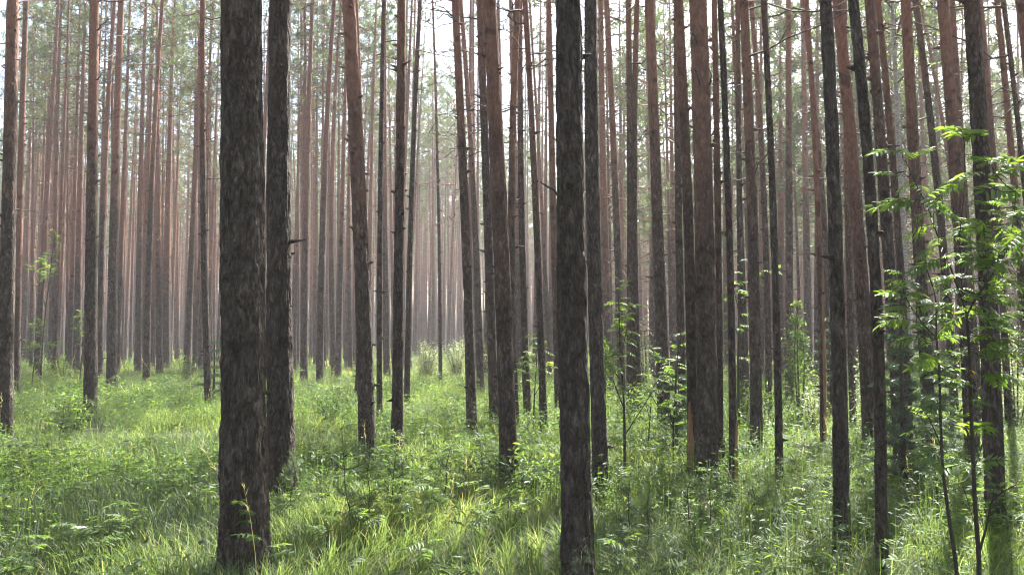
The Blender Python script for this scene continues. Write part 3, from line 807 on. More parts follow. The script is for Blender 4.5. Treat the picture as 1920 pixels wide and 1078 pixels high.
def compound_leaf(b, p, q, up, pairs, g, tint, fat=1.0):
    """a pinnate rowan leaf from p (base) to q (tip)"""
    p, q = np.asarray(p, float), np.asarray(q, float)
    L = np.linalg.norm(q - p); d = (q - p) / L
    s = np.cross(up, d); s /= np.linalg.norm(s) + 1e-9
    u = np.cross(d, s)
    t = np.linspace(0, 1, 7)
    sag = 0.10 * L
    R = p + d * (L * .82 * t)[:, None] + u * (sag * np.sin(np.pi * t * .9))[:, None]
    V, F = tube(R, np.linspace(.0018, .0009, 7) * (L / .2) ** .5, 3, False); b.add(V, F, 1, 0)
    P, D, U, LL = [], [], [], []
    for k in range(pairs):
        f = 0.22 + 0.75 * k / max(1, pairs - 1)
        x = f * 6; i = min(5, int(x)); base = R[i] + (R[i + 1] - R[i]) * (x - i)
        for sg in (-1, 1):
            P.append(base); a = math.radians(g.uniform(48, 66))
            D.append(d * math.cos(a) + s * sg * math.sin(a) + u * g.uniform(-.42, -.05)); U.append(u + g.normal(size=3) * .28 + s * sg * .15)
            LL.append(L * .31 * (1.05 - .5 * abs(f - .5)) * g.uniform(.85, 1.15))
    P.append(R[-1]); D.append(d + u * g.uniform(-.3, 0)); U.append(u); LL.append(L * .26)
    n = len(P); LL = np.array(LL)
    many_leaves(b, np.array(P), np.array(D), np.array(U), LL, LL * .28 * fat, 0, np.clip(tint + g.normal(size=n) * .08, 0, .9) if tint < .9 else np.clip(tint + g.normal(size=n) * .03, .93, 1))

def herbs(b, n, lo, hi, g, leafL, thr=0.05, h0=.12, h1=.5, m=9, s0=51, t0=.1, t1=.9):
    X, Y = scatter(n, lo, hi, 0.74, g, 1.6)
    ok = vnoise(X * .45, Y * .45, 0, s0) + .5 * vnoise(X * 1.7, Y * 1.7, 0, s0 + 1) > thr
    X, Y = X[ok], Y[ok]; n = len(X); Z = gz(X, Y)
    hh = g.uniform(h0, h1, n)
    f = g.uniform(.3, 1, (n, m)); az = g.uniform(0, 6.283, (n, m))
    rad = g.uniform(.02, .10, (n, m)) * (h1 / .5)
    P = np.stack([X[:, None] + np.sin(az) * rad, Y[:, None] + np.cos(az) * rad, Z[:, None] + hh[:, None] * f], -1).reshape(-1, 3)
    D = np.stack([np.sin(az), np.cos(az), g.uniform(-.5, .25, (n, m))], -1).reshape(-1, 3)
    U = np.stack([g.normal(size=(n, m)) * .3, g.normal(size=(n, m)) * .3, np.ones((n, m))], -1).reshape(-1, 3)
    L = leafL * g.uniform(.6, 1.4, n * m)
    tint = np.clip(np.repeat(g.uniform(t0, t1, n), m) + g.normal(size=n * m) * .12, 0, 1)
    many_leaves(b, P, D, U, L, L * .36, 0, tint)
    # stalks
    for dx in (0,):
        w = .003
        V = np.stack([np.stack([X - w, Y, Z], -1), np.stack([X + w, Y, Z], -1), np.stack([X + w * .4, Y, Z + hh], -1), np.stack([X - w * .4, Y, Z + hh], -1)], 1).reshape(-1, 3)
        b.add(V, np.arange(n * 4).reshape(-1, 4), 0, .2)
bH = Build()
herbs(bH, 5200, 2.5, 9, g, .05, -.05, .15, .58); herbs(bH, 9500, 9, 22, g, .065, -.05, .15, .6); herbs(bH, 7500, 22, 55, g, .11, .0)
herbs(bH, 1300, 4, 11, g, .07, .25, .25, .62, 16, 81, 0, .5); herbs(bH, 2600, 11, 26, g, .085, .28, .25, .65, 18, 84, 0, .6); herbs(bH, 2200, 26, 60, g, .13, .25, .3, .8, 16, 87, .1, .8)
def pinnate_shoots(b, n, lo, hi, g, L0):
    """ankle-high shoots of ladder-leaved plants mixed into the grass"""
    X, Y = scatter(n, lo, hi, 0.72, g, 1.6)
    for i in range(n):
        if vnoise(X[i] * .3, Y[i] * .3, 0, 71) < -.15: continue
        o = np.array([X[i], Y[i], float(gz(X[i], Y[i]))]); h = g.uniform(.25, .62)
        for k in range(int(g.integers(3, 6))):
            az = g.uniform(0, 6.283); L = L0 * g.uniform(.6, 1.2); p = o + [0, 0, h * g.uniform(.6, 1.0)]
            compound_leaf(b, p, p + np.array([math.sin(az), math.cos(az), g.uniform(-.15, .4)]) * L, np.array([0, 0, 1.0]) + g.normal(size=3) * .2, int(g.integers(5, 8)), g, g.uniform(.2, .85))
pinnate_shoots(bH, 420, 4, 10, g, .20); pinnate_shoots(bH, 330, 10, 26, g, .24)
tag(obj('low_herbs', bH.mesh('low_herbs', [M_HERB, M_STEM])), 'small broad-leaved herbs scattered among the forest grass', 'herbs', kind='stuff')

def feathery(b, n, lo, hi, g, w):
    """fine horsetail-like plants: whorls of thread-thin drooping side stems"""
    X, Y = scatter(n, lo, hi, 0.72, g, 1.6)
    ok = vnoise(X * .4, Y * .4, 0, 61) > -.05
    X, Y = X[ok], Y[ok]; n = len(X); Z = gz(X, Y); hh = g.uniform(.25, .65, n)
    m = 60
    f = np.round(g.uniform(.25, 1, (n, m)) * 9) / 9; az = g.uniform(0, 6.283, (n, m)); L = .17 * (1.15 - f) + .05
    L = L * g.uniform(.7, 1.2, (n, m))
    p0 = np.stack([X[:, None] + 0 * f, Y[:, None] + 0 * f, Z[:, None] + hh[:, None] * f], -1)
    d = np.stack([np.sin(az), np.cos(az), np.full_like(az, .45)], -1)
    p1 = p0 + d * (L * .55)[..., None]; p2 = p0 + d * L[..., None] - np.stack([0 * L, 0 * L, L * .55], -1)
    s = np.stack([np.cos(az), -np.sin(az), 0 * az], -1) * w
    V = np.stack([p0, p1 - s, p2, p1 + s], 2).reshape(-1, 3)
    b.add(V, np.arange(n * m * 4).reshape(-1, 4), 0, np.repeat(np.repeat(g.uniform(0, 1, n), m), 4))
bF = Build()
feathery(bF, 900, 4, 10, g, .0016); feathery(bF, 1500, 10, 24, g, .003)
tag(obj('horsetail_plants', bF.mesh('horsetail_plants', [M_SOFT])), 'feathery grey-green horsetails filling shady patches of the grass', 'horsetails', kind='stuff')

def dry_stalks(b, n, lo, hi, g, w):
    X, Y = scatter(n, lo, hi, 0.7, g, 1.6); Z = gz(X, Y)
    hh = g.uniform(.5, 1.05, n); az = g.uniform(0, 6.283, n); bend = g.uniform(.05, .4, n)
    for i in range(n):
        t = np.linspace(0, 1, 5)
        P = np.stack([X[i] + math.sin(az[i]) * bend[i] * hh[i] * t ** 2, Y[i] + math.cos(az[i]) * bend[i] * hh[i] * t ** 2, Z[i] + hh[i] * t * (1 - .15 * bend[i] * t)], -1)
        V, F = tube(P, w * (1 - .5 * t), 3, False); b.add(V, F, 0, 1.0)
        k = 12
        q = P[-1] + (P[-2] - P[-1]) * g.uniform(0, 1.0, k)[:, None]
        D = np.array([math.sin(az[i]) * .4, math.cos(az[i]) * .4, .8]) + g.normal(size=(k, 3)) * .35
        many_leaves(b, q, D, g.normal(size=(k, 3)), .045 + w * 3, w * 2.2, 0, np.full(k, 1.0))
bD = Build()
dry_stalks(bD, 34, 4.5, 14, g, .0018); dry_stalks(bD, 260, 22, 48, g, .006)
tag(obj('dry_grass_stalks', bD.mesh('dry_grass_stalks', [M_GRASS])), 'tan dry grass stalks with feathery seed heads above the green grass', 'dry grass', kind='stuff')

# ----------------------------------------------------------------- rowans
def rowan(label, X, Y, h, nleaf, leafL, seed, lean=(0, 0), start=.3, group='young rowans in the undergrowth', forks=3, name='rowan_sapling'):
    g = np.random.default_rng(seed)
    z = float(gz(X, Y)); root = empty(name, (X, Y, z)); tag(root, label, 'sapling', group)
    t = np.linspace(0, 1, 9)
    P = np.stack([lean[0] * t ** 1.5 + .04 * vnoise(t * 3, 0, 0, seed) * t, lean[1] * t ** 1.5, h * t], -1)
    b = Build(); V, F = tube(P, (.005 + .006 * h) * (1 - .75 * t), 6); b.add(V, F)
    bl = Build()
    axes = [(P, start)]
    for k in range(forks):
        f = g.uniform(.35, .75); p = P[int(f * 8)]; az = g.uniform(0, 6.283); ln = h * g.uniform(.18, .4)
        q = p + np.array([math.sin(az) * ln * .6, math.cos(az) * ln * .6, ln * .8])
        Q = np.array([p, (p + q) / 2 + [0, 0, -.04 * ln], q]); V, F = tube(Q, [.003 + .002 * h, .003 + .001 * h, .002], 5); b.add(V, F); axes.append((smooth_path(Q, 4), .3))
    obj('stem', b.mesh('stem', [M_STEM]), root)
    w = np.array([1.6] + [1.0] * forks); w /= w.sum()
    for k in range(nleaf):
        ax, s0 = axes[g.choice(len(axes), p=w)]
        f = s0 + (1 - s0) * g.uniform() ** .8; i = min(len(ax) - 2, int(f * (len(ax) - 1))); p = ax[i] + (ax[i + 1] - ax[i]) * (f * (len(ax) - 1) - i)
        az = g.uniform(0, 6.283); L = leafL * g.uniform(.7, 1.2)
        el = g.uniform(-.35, .45)
        q = p + np.array([math.sin(az), math.cos(az), el]) * L
        compound_leaf(bl, p, q, np.array([0, 0, 1.0]) + g.normal(size=3) * .25, int(g.integers(5, 8)), g, g.uniform(.15, .88))
    obj('foliage', bl.mesh('foliage', [M_ROWAN, M_STEM]), root)
    return root

# the two rowans nearest the camera: stems and leaves where the photograph has them
LEAVES = [(1691,287,1637,290),(1697,301,1745,280),(1699,333,1641,326),(1718,345,1690,358),(1716,348,1732,362),(1727,376,1631,391),(1728,376,1798,342),(1798,342,1762,373),
 (1809,262,1787,240),(1807,258,1832,249),(1857,309,1829,298),(1857,309,1882,302),(1843,342,1920,312),(1922,356,1840,362),(1854,328,1792,337),(1751,398,1715,412),(1751,398,1798,412),
 (1750,420,1722,447),(1898,409,1848,398),(1843,418,1795,440),(1848,415,1795,418),(1848,418,1848,452),(1859,429,1898,437),(1759,448,1826,459),(1798,462,1837,468),(1759,459,1720,484),
 (1770,484,1706,517),(1776,482,1815,479),(1851,470,1809,485),(1851,470,1901,467),(1898,476,1922,492),(1832,482,1820,500),(1692,511,1660,508),(1692,522,1662,528),(1715,536,1690,540),
 (1695,558,1650,554),(1698,556,1729,556),(1698,572,1655,578),(1768,570,1709,584),(1742,570,1714,566),(1709,600,1656,603),(1754,611,1712,617),(1754,613,1752,600),(1731,631,1678,645),
 (1754,633,1782,640),(1756,664,1703,692),(1756,667,1742,692),(1759,664,1787,664),(1812,592,1876,597),(1809,589,1759,628),(1848,566,1882,564),(1854,542,1896,541),(1854,553,1893,557),
 (1854,639,1892,656),(1848,650,1870,667),(1820,639,1854,634),(1815,653,1790,658),(1812,723,1784,717),(1820,750,1840,762),(1759,750,1723,762),(1762,778,1731,767),(1765,853,1717,859),
 (1765,850,1798,847),(1815,867,1776,861),(1826,873,1754,889),(1826,870,1882,864),(1765,870,1740,879),(1790,520,1745,528),(1800,540,1772,556),(1803,520,1838,530),(1870,500,1905,515),
 (1875,490,1850,510),(1855,600,1900,610),(1852,585,1820,575),(1780,520,1760,545),(1757,600,1790,610),(1756,690,1725,705),(1760,700,1788,690),(1800,560,1835,556),(1887,470,1910,440),
 (1900,415,1930,400),(1845,380,1880,385),(1735,372,1760,395),(1868,520,1920,545),(1870,560,1920,580),(1858,620,1915,628),(1760,800,1735,815),(1822,800,1850,806)]
def near_rowan(label, stems, leaves, Y0, seed, extra=()):
    g = np.random.default_rng(seed)
    base = at(*stems[0], Y0); root_z = float(gz(base[0], Y0))
    root = empty('rowan_sapling', (base[0], Y0, root_z)); tag(root, label, 'sapling', 'young rowans in the undergrowth')
    O = np.array([base[0], Y0, root_z])
    pts = []
    for s, (path, r0, r1) in enumerate(stems[1]):
        P = np.array([at(px, py, Y0 + dy) for px, py, dy in path]) - O
        if s == 0: P = np.vstack([[0, 0, -.04], P])
        P = smooth_path(P, 6)
        b = Build(); V, F = tube(P, np.linspace(r0, r1, len(P)), 8); b.add(V, F)
        obj('stem' if s == 0 else 'branch', b.mesh('stem', [M_STEM]), root)
        pts.append(P)
    A = np.vstack(pts)
    bl = Build()
    for k, (x0, y0, x1, y1, tint, dd, sc) in enumerate(leaves):
        dy = g.uniform(-.28, .28) + dd; x1 += (x1 - x0) * .15; y1 += (y1 - y0) * .15
        p = at(x0, y0, Y0 + dy) - O
        q = at(x1, y1, Y0 + dy + (0 if tint > .9 else g.uniform(-.12, .12) + (0.0 if abs(x1 - x0) > 35 else g.choice([-.1, .12])))) - O
        low = A[A[:, 2] < p[2] + 0.02]
        c = low[np.argmin(np.sum((low - p) ** 2 * [1, 1, 1], 1))]
        if np.linalg.norm(p - c) > .02:
            mid = (p + c) / 2 + np.array([0, 0, -.12 * np.linalg.norm(p - c)])
            bt = Build(); V, F = tube(smooth_path([c, mid, p], 4), np.linspace(.0035, .0014, 9), 5); bt.add(V, F)
            obj('twig', bt.mesh('twig', [M_STEM]), root)
        compound_leaf(bl, p, q, np.array([0, 0, 1.0]) + g.normal(size=3) * .3 + np.array([0, -.45, 0]), int(g.integers(6, 9)), g, tint, .95)
        for _ in range(3 if x0 > 1840 else 2):
            if tint < .9 and g.uniform() < (.95 if y0 > 480 else .5):
                d = q - p; a = g.uniform(-1.6, 1.6); L = np.linalg.norm(d) * g.uniform(.55, 1.0)
                d2 = np.array([d[0] * math.cos(a) - d[1] * math.sin(a), d[0] * math.sin(a) + d[1] * math.cos(a), d[2] + g.uniform(-.06, .04)]); d2 /= np.linalg.norm(d2)
                compound_leaf(bl, p, p + d2 * max(L, .1), np.array([0, 0, 1.0]) + g.normal(size=3) * .3, int(g.integers(5, 8)), g, g.uniform(.15, .88))
    obj('foliage', bl.mesh('foliage', [M_ROWAN, M_STEM]), root)
    return root
gl = np.random.default_rng(8)
full = [(a, b_, c, d, gl.uniform(.2, .88), 0, 1) for a, b_, c, d in LEAVES]
left = [q for q in full if q[0] < 1770 and q[1] > 495]
right = [q for q in full if q not in left]
right += [(1815, 692, 1831, 701, .98, 0, 1), (1816, 702, 1827, 709, .95, 0, 1)]
right += [(1870, 455, 1925, 450, .5, 0, 1), (1875, 530, 1925, 535, .6, 0, 1), (1860, 600, 1922, 590, .4, 0, 1), (1858, 660, 1920, 668, .5, 0, 1), (1856, 700, 1905, 715, .5, 0, 1), (1856, 640, 1915, 640, .7, 0, 1), (1895, 420, 1925, 470, .6, 0, 1), (1860, 380, 1905, 372, .6, 0, 1), (1945, 428, 1886, 466, .6, -1.1, 1), (1950, 395, 1902, 416, .5, -1.2, 1)]
near_rowan('slim near rowan with one upright stem and green leaves, left one of the near pair',
           [(1795, 1090), [([(1795, 1088, 0), (1778, 960, 0), (1768, 880, .02), (1764, 800, .03), (1761, 690, .05), (1756, 634, .05), (1754, 560, .05), (1738, 505, .05)], .0115, .003),
                           ([(1766, 840, .02), (1745, 790, -.1), (1728, 765, -.15)], .004, .0016),
                           ([(1756, 634, .05), (1725, 600, -.1), (1698, 556, -.15), (1690, 515, -.2)], .004, .0016)]], left, 4.35, 21)
near_rowan('tall near rowan with forking stem, wide sprays and a few orange leaves',
           [(1836, 1092), [([(1836, 1090, 0), (1835, 1040, 0), (1828, 940, 0), (1825, 870, 0), (1820, 750, 0), (1818, 667, 0), (1812, 586, 0)], .014, .0075),
                           ([(1812, 586, 0), (1796, 540, .05), (1781, 498, .08), (1754, 431, .1), (1740, 390, .1), (1720, 350, .1), (1697, 300, .1)], .0065, .002),
                           ([(1813, 590, 0), (1830, 560, -.05), (1870, 500, -.1), (1887, 470, -.15), (1900, 415, -.2), (1905, 360, -.2)], .0065, .002),
                           ([(1812, 588, 0), (1804, 540, .1), (1801, 500, .15), (1800, 440, .2), (1808, 350, .2), (1809, 262, .2)], .005, .0016),
                           ([(1826, 880, 0), (1848, 800, .2), (1854, 645, .25), (1852, 555, .25), (1846, 430, .25), (1855, 310, .2)], .005, .002),
                           ([(1836, 1035, 0), (1850, 985, -.05), (1860, 940, -.1), (1876, 925, -.15), (1905, 908, -.2)], .007, .003),
                           ([(1830, 990, 0), (1815, 940, .1), (1803, 905, .15)], .003, .0016)]], right, 4.4, 22)

def spot(px, py, h=0.25):
    return on_ground(px, py, h)
x, y = spot(1172, 880); rowan('leafy young rowan in front of the paired pines, right of the bottom-cut dark pine', x, y, 2.35, 95, .185, 31, (-.05, 0), .25, forks=4)
x, y = spot(1262, 875); rowan('young rowan with bright top leaves, just left of the snag-studded pine', x, y, 1.75, 60, .165, 32, (.06, 0), .3)
x, y = spot(1215, 845); rowan('thin low rowan between the two leafier ones beside the bottom-cut pine', x, y, 1.2, 34, .15, 33, (.05, 0), .3, forks=2)
x, y = spot(76, 705, .4); rowan('tall rowan holding bright green leaves against the trunks left of the knobbly pine', x, y, 5.3, 90, .27, 34, (.3, 0), .68, forks=3)
x, y = spot(150, 705, .4); rowan('rowan with leaves spread low between the knobbly pine and the leftmost pine', x, y, 3.2, 60, .28, 35, (.2, 0), .2)
x, y = spot(60, 715, .4); rowan('spreading rowan with flat sprays beside the leftmost pine', x, y, 2.2, 50, .28, 39, (.2, 0), .3)
x, y = spot(1000, 800); rowan('small rowan with flat green sprays between the purple-brown and bottom-cut pines', x, y, 1.75, 34, .24, 36, (.06, 0), .6, forks=2)
x, y = spot(832, 905); rowan('knee-high rowan shoot with pale ladder-like leaves in the open grass', x, y, .62, 9, .17, 37, (.05, 0), .5, forks=1)
x, y = spot(214, 1062, .1); rowan('rowan seedling with two long fern-like leaves near the bottom left corner', x, y, .34, 5, .26, 38, (-.03, 0), .85, forks=0)
x, y = spot(905, 870); rowan('low rowan shoot beside the raspberry plants at the purple-brown pine', x, y, .55, 10, .18, 40, (-.06, 0), .4, forks=1)
x, y = spot(1385, 800); rowan('rowan with dull yellowish sprays behind the slim stripped pine', x, y, 3.3, 50, .26, 43, (.1, 0), .3, forks=4)
x, y = spot(1760, 935); rowan('low spreading rowan crouching at the foot of the near rowan pair', x, y, 1.0, 24, .2, 44, (-.1, 0), .3, forks=3)
x, y = spot(1130, 1085, .1); rowan('tiny bright rowan shoot at the foot of the bottom-cut dark pine', x, y, .25, 6, .11, 45, (.03, 0), .5, forks=0)

# ----------------------------------------------------------------- bushes, spruces, pine seedlings
def bush(label, X, Y, w, h, n, leafL, seed, mat, shape='dome', name='leafy_bush', group='bushes under the pines'):
    g = np.random.default_rng(seed)
    z = float(gz(X, Y)); root = empty(name, (X, Y, z)); tag(root, label, 'bush', group)
    b = Build(); bl = Build()
    m = max(5, int(9 * w)) if shape == 'dome' else 3
    C, D = [], []
    for k in range(m):
        az = g.uniform(0, 6.283); rr = w * .5 * g.uniform(.2, 1) if shape == 'dome' else w * .2 * g.uniform()
        top = np.array([math.sin(az) * rr, math.cos(az) * rr, h * (1 - .35 * (rr / (w * .5)) ** 2) * g.uniform(.75, 1.08)])
        foot = top * [.15, .15, 0]
        P = smooth_path([foot, top * [.5, .5, .55] + g.normal(size=3) * .03, top], 4)
        V, F = tube(P, np.linspace(.012, .003, len(P)) * (.5 + .5 * h), 4); b.add(V, F)
        for j in range(n // m):
            f = g.uniform(.12 if shape == 'dome' else .05, 1.02); i = min(len(P) - 2, int(f * (len(P) - 1)))
            c = P[i] + g.normal(size=3) * w * (.085 if shape == 'dome' else .24 * (1.15 - f))
            C.append(c); D.append(g.normal(size=3) * [1, 1, .6] + [0, 0, .1])
    C, D = np.array(C), np.array(D)
    C[:, 2] = np.abs(C[:, 2]) + .02
    L = leafL * g.uniform(.6, 1.3, len(C))
    cl = .5 + .5 * vnoise(C[:, 0] * 3, C[:, 1] * 3, C[:, 2] * 3, seed)
    many_leaves(bl, C, D, np.array([0, 0, 1.0]) + g.normal(size=(len(C), 3)) * .5, L, L * .34, 0, np.clip(cl + g.normal(size=len(C)) * .2, 0, 1))
    obj('stem', b.mesh('stem', [M_STEM]), root); obj('foliage', bl.mesh('foliage', [mat]), root)
    return root
x, y = spot(800, 706, .1); bush('pale round bush at the end of the clearing, left of the very thin lone pine', x, y, 1.7, 1.65, 3400, .08, 51, M_BUSH)
x, y = spot(858, 704, .1); bush('taller pale bush at the end of the clearing, right of the very thin lone pine', x, y, 1.8, 1.85, 3600, .08, 52, M_BUSH)
x, y = spot(925, 716, .1); bush('pale bush half hidden behind the stout purple-brown pine', x, y, 1.5, 1.7, 2200, .08, 53, M_BUSH)
x, y = spot(1500, 785, .3); bush('bushy light green sapling narrowing upwards, between the pole-like and reddish pines', x, y, .75, 2.3, 2400, .06, 54, M_HERB, 'column')
x, y = spot(1622, 800, .3); bush('pale green upright shrub behind the slate-grey pine', x, y, .5, 1.6, 900, .05, 55, M_BUSH, 'column')
x, y = spot(1210, 740, .3); bush('hazy pale shrub between the paired pines and the orange-topped pine', x, y, 1.6, 2.0, 1800, .08, 56, M_BUSH)
x, y = spot(1310, 745, .3); bush('dim leafy shrub low behind the snag-studded pine', x, y, 1.8, 1.6, 1500, .09, 57, M_HERB)
x, y = spot(1905, 800, .3); bush('grey-green shrub at the right edge behind the thick dark pine', x, y, 1.3, 1.9, 1800, .07, 58, M_BUSH)
x, y = spot(135, 790, .3); bush('dark green low bush in grass before the knobbly pine', x, y, 1.1, .75, 900, .075, 59, M_HERB)
x, y = spot(620, 775, .3); bush('sprawling green low shrub left of the leaning pine', x, y, 1.3, .7, 900, .07, 60, M_HERB)
x, y = spot(985, 905, .2); bush('raspberry-like plant with broad shiny leaves between the purple-brown and bottom-cut pines', x, y, .8, .62, 330, .085, 61, M_HERB)
x, y = spot(945, 965, .15); bush('broad-leaved raspberry plant in front of the stout purple-brown pine', x, y, .55, .42, 200, .075, 62, M_HERB)
x, y = spot(1390, 790, .3); bush('dim green shrub at the foot of the columnar brown pine', x, y, .9, 1.0, 900, .06, 63, M_HERB)
x, y = spot(240, 1090, .05); bush('dark broad-leaved plant at the bottom edge below the rowan seedling', x, y, .2, .16, 40, .09, 64, M_HERB)
x, y = spot(1357, 870, .2); bush('tiny oak sprout with bright yellow-green leaves beside the snag-studded pine', x, y, .10, .55, 60, .055, 65, M_ROWAN, 'column', 'oak_sprout')['category'] = 'seedling'
x, y = spot(1885, 1000, .15); bush('leafy green plant around the foot of the thick dark pine behind the rowans', x, y, .9, .5, 420, .07, 66, M_HERB)

x, y = spot(1132, 810, .25); bush('airy leafy sapling squeezed between the grey pine and the paired pines', x, y, .45, 1.7, 700, .05, 91, M_HERB, 'column')
x, y = spot(1440, 800, .25); bush('low green bush between the columnar and pole-like pines', x, y, .9, .9, 800, .055, 92, M_HERB)
x, y = spot(1525, 800, .25); bush('small pale bush at the foot of the thin reddish pine', x, y, .8, .9, 800, .055, 93, M_BUSH)
x, y = spot(1180, 790, .25); bush('grey-green bush at the foot of the paired pines', x, y, .9, .8, 700, .06, 94, M_HERB)
x, y = spot(1660, 820, .25); bush('leafy green bush between the fox-red and charcoal pines', x, y, .8, 1.2, 800, .055, 95, M_HERB)
x, y = spot(1765, 830, .25); bush('dim leafy bush at the foot of the reddish pine behind the near rowans', x, y, 1.0, 1.5, 1100, .06, 96, M_HERB)
x, y = spot(1860, 790, .25); bush('tall sunlit shrub seen low between the last trunks behind the near rowans', x, y, 1.2, 1.8, 1300, .07, 97, M_BUSH)
x, y = spot(115, 705, .35); bush('leafy bush in tall grass between the leftmost and knobbly pines', x, y, 1.3, 1.2, 900, .08, 98, M_HERB)
x, y = spot(345, 700, .35); bush('sunlit low bush in grass right of the branchy pine', x, y, 1.4, 1.0, 900, .08, 99, M_HERB)
x, y = spot(690, 705, .35); bush('low bush in sunny grass just behind the foot of the leaning pine', x, y, 1.2, 1.0, 800, .08, 101, M_HERB)

def young_spruce(label, X, Y, h, w, tiers, seed):
    g = np.random.default_rng(seed)
    z = float(gz(X, Y)); root = empty('young_spruce', (X, Y, z)); tag(root, label, 'spruce', 'young spruces under the pines')
    b, bl = Build(), Build()
    V, F = tube(np.array([[0, 0, -.03], [.01, 0, h * .5], [0, 0, h]]), [.022 * h, .014 * h, .003], 6); b.add(V, F)
    C, D, Tn = [], [], []
    for k in range(tiers):
        f = k / tiers; hh = h * (.08 + .9 * f); R = w * .5 * (1 - f) ** .8
        for a in range(6):
            az = g.uniform(0, 6.283); r = R * g.uniform(.6, 1.15) + .03
            out = np.array([math.sin(az), math.cos(az), 0])
            t = np.linspace(0, 1, 5)
            P = np.array([0, 0, hh]) + out * (r * t)[:, None] + np.array([0, 0, 1]) * (r * (.12 * t - .38 * t * t + .12 * t ** 3))[:, None]
            V, F = tube(P, .006 * (1 - .8 * t), 4, False); b.add(V, F)
            m = max(5, int(r * 40))
            for j in range(m):
                s = (j + g.uniform()) / m; i = min(3, int(s * 4)); p = P[i] + (P[i + 1] - P[i]) * (s * 4 - i)
                sd = np.array([out[1], -out[0], 0]) * g.choice([-1, 1])
                dd = out * .8 + sd * .8 + [0, 0, g.uniform(-.3, .1)]; dd /= np.linalg.norm(dd)
                ln = r * .30 * (1.1 - s) + .03
                for q in np.linspace(.2, 1, 4): C.append(p + dd * ln * q); D.append(dd)
    tufts(bl, np.array(C), np.array(D), 6, .042 + .006 * h, .0055, 0, .8, seed)
    obj('stem', b.mesh('stem', [M_STEM]), root); obj('foliage', bl.mesh('foliage', [M_SPRUCE]), root)
x, y = spot(1695, 915, .2); young_spruce('dark young spruce behind the left near rowan, right of the charcoal leaning pine', x, y, 1.9, 1.2, 11, 71)
x, y = spot(400, 745, .3); young_spruce('small spruce with flat bright sprays at the foot of the thin kinked pine', x, y, 1.7, 1.2, 8, 72)
x, y = spot(1268, 850, .2); young_spruce('dim young spruce left of the snag-studded pine, below the rowan leaves', x, y, 1.3, .9, 9, 73)
x, y = spot(1560, 775, .3); young_spruce('shaded young spruce behind the slate-grey pine', x, y, 2.2, 1.1, 10, 74)
x, y = spot(1745, 860, .2); young_spruce('shaded young spruce among the trunks behind the near rowans', x, y, 2.0, 1.2, 12, 75)

def pine_seedling(label, X, Y, h, lean, seed, bare=.35, tl=.06):
    g = np.random.default_rng(seed)
    z = float(gz(X, Y)); root = empty('pine_seedling', (X, Y, z)); tag(root, label, 'seedling', 'pine seedlings in the grass')
    b, bl = Build(), Build()
    t = np.linspace(0, 1, 10)
    P = np.stack([lean * t ** 1.4 + .03 * vnoise(t * 4, 0, 0, seed), .03 * vnoise(t * 4, 1, 0, seed), h * t - .02], -1)
    V, F = tube(P, .0065 * (1 - .6 * t), 6); b.add(V, F)
    C, D = [], []
    for f in np.arange(bare, .99, .16):
        p = P[int(f * 9)]
        for k in range(4):
            az = g.uniform(0, 6.283); r = .16 * h * g.uniform(.5, 1.3)
            q = p + np.array([math.sin(az) * r, math.cos(az) * r, r * g.uniform(.2, .8)])
            V, F = tube(np.array([p, (p + q) / 2 + [0, 0, -.01], q]), [.003, .0025, .0018], 4); b.add(V, F)
            for s in (.45, .6, .75, .9, 1.0): C.append(p + (q - p) * s); D.append((q - p) / r)
    for s in np.linspace(.8, 1, 7): C.append(P[0] * 0 + np.array([np.interp(s, t, P[:, 0]), np.interp(s, t, P[:, 1]), np.interp(s, t, P[:, 2])])); D.append(np.array([0, 0, 1.0]))
    tufts(bl, np.array(C), np.array(D), 16, tl, .0028, 0, 1.0, seed)
    obj('stem', b.mesh('stem', [M_STEM]), root); obj('foliage', bl.mesh('foliage', [M_SEED]), root)
SEEDLINGS = [(545, 985, .72, .02, 'fuzzy pine seedling in front of the dark cracked pine behind the thickest trunk'),
 (690, 985, .74, .02, 'fuzzy pine seedling standing before the foot of the leaning dark pine'),
 (655, 1000, .95, -.08, 'taller pine seedling with a dark bare stem, left before the leaning dark pine'),
 (735, 965, .66, .01, 'thin pine seedling before the straight grey-brown pine'),
 (1335, 1010, .62, .02, 'bluish pine seedling before the foot of the snag-studded pine'),
 (1290, 1030, .75, -.02, 'lanky pine seedling left of the broken stump'),
 (1190, 1030, .66, -.05, 'dark forked pine seedling in the grass right of the bottom-cut pine'),
 (1212, 1055, .7, .03, 'thin-stemmed pine seedling nearest the bottom edge, right of the bottom-cut pine'),
 (800, 985, .45, .04, 'low pine seedling in open grass below the sunny clearing'),
 (1415, 1000, .5, -.02, 'small pine seedling in sunny grass below the columnar brown pine'),
 (385, 960, .62, -.03, 'dim pine seedling in shaded grass just left of the thickest trunk'),
 (110, 860, .8, .02, 'thin pine seedling left of the knobbly pine in shaded grass')]
for k, (px, py, h, ln, lab) in enumerate(SEEDLINGS):
    x, y = spot(px, py, .1); pine_seedling(lab, x, y, h, ln, 80 + k)

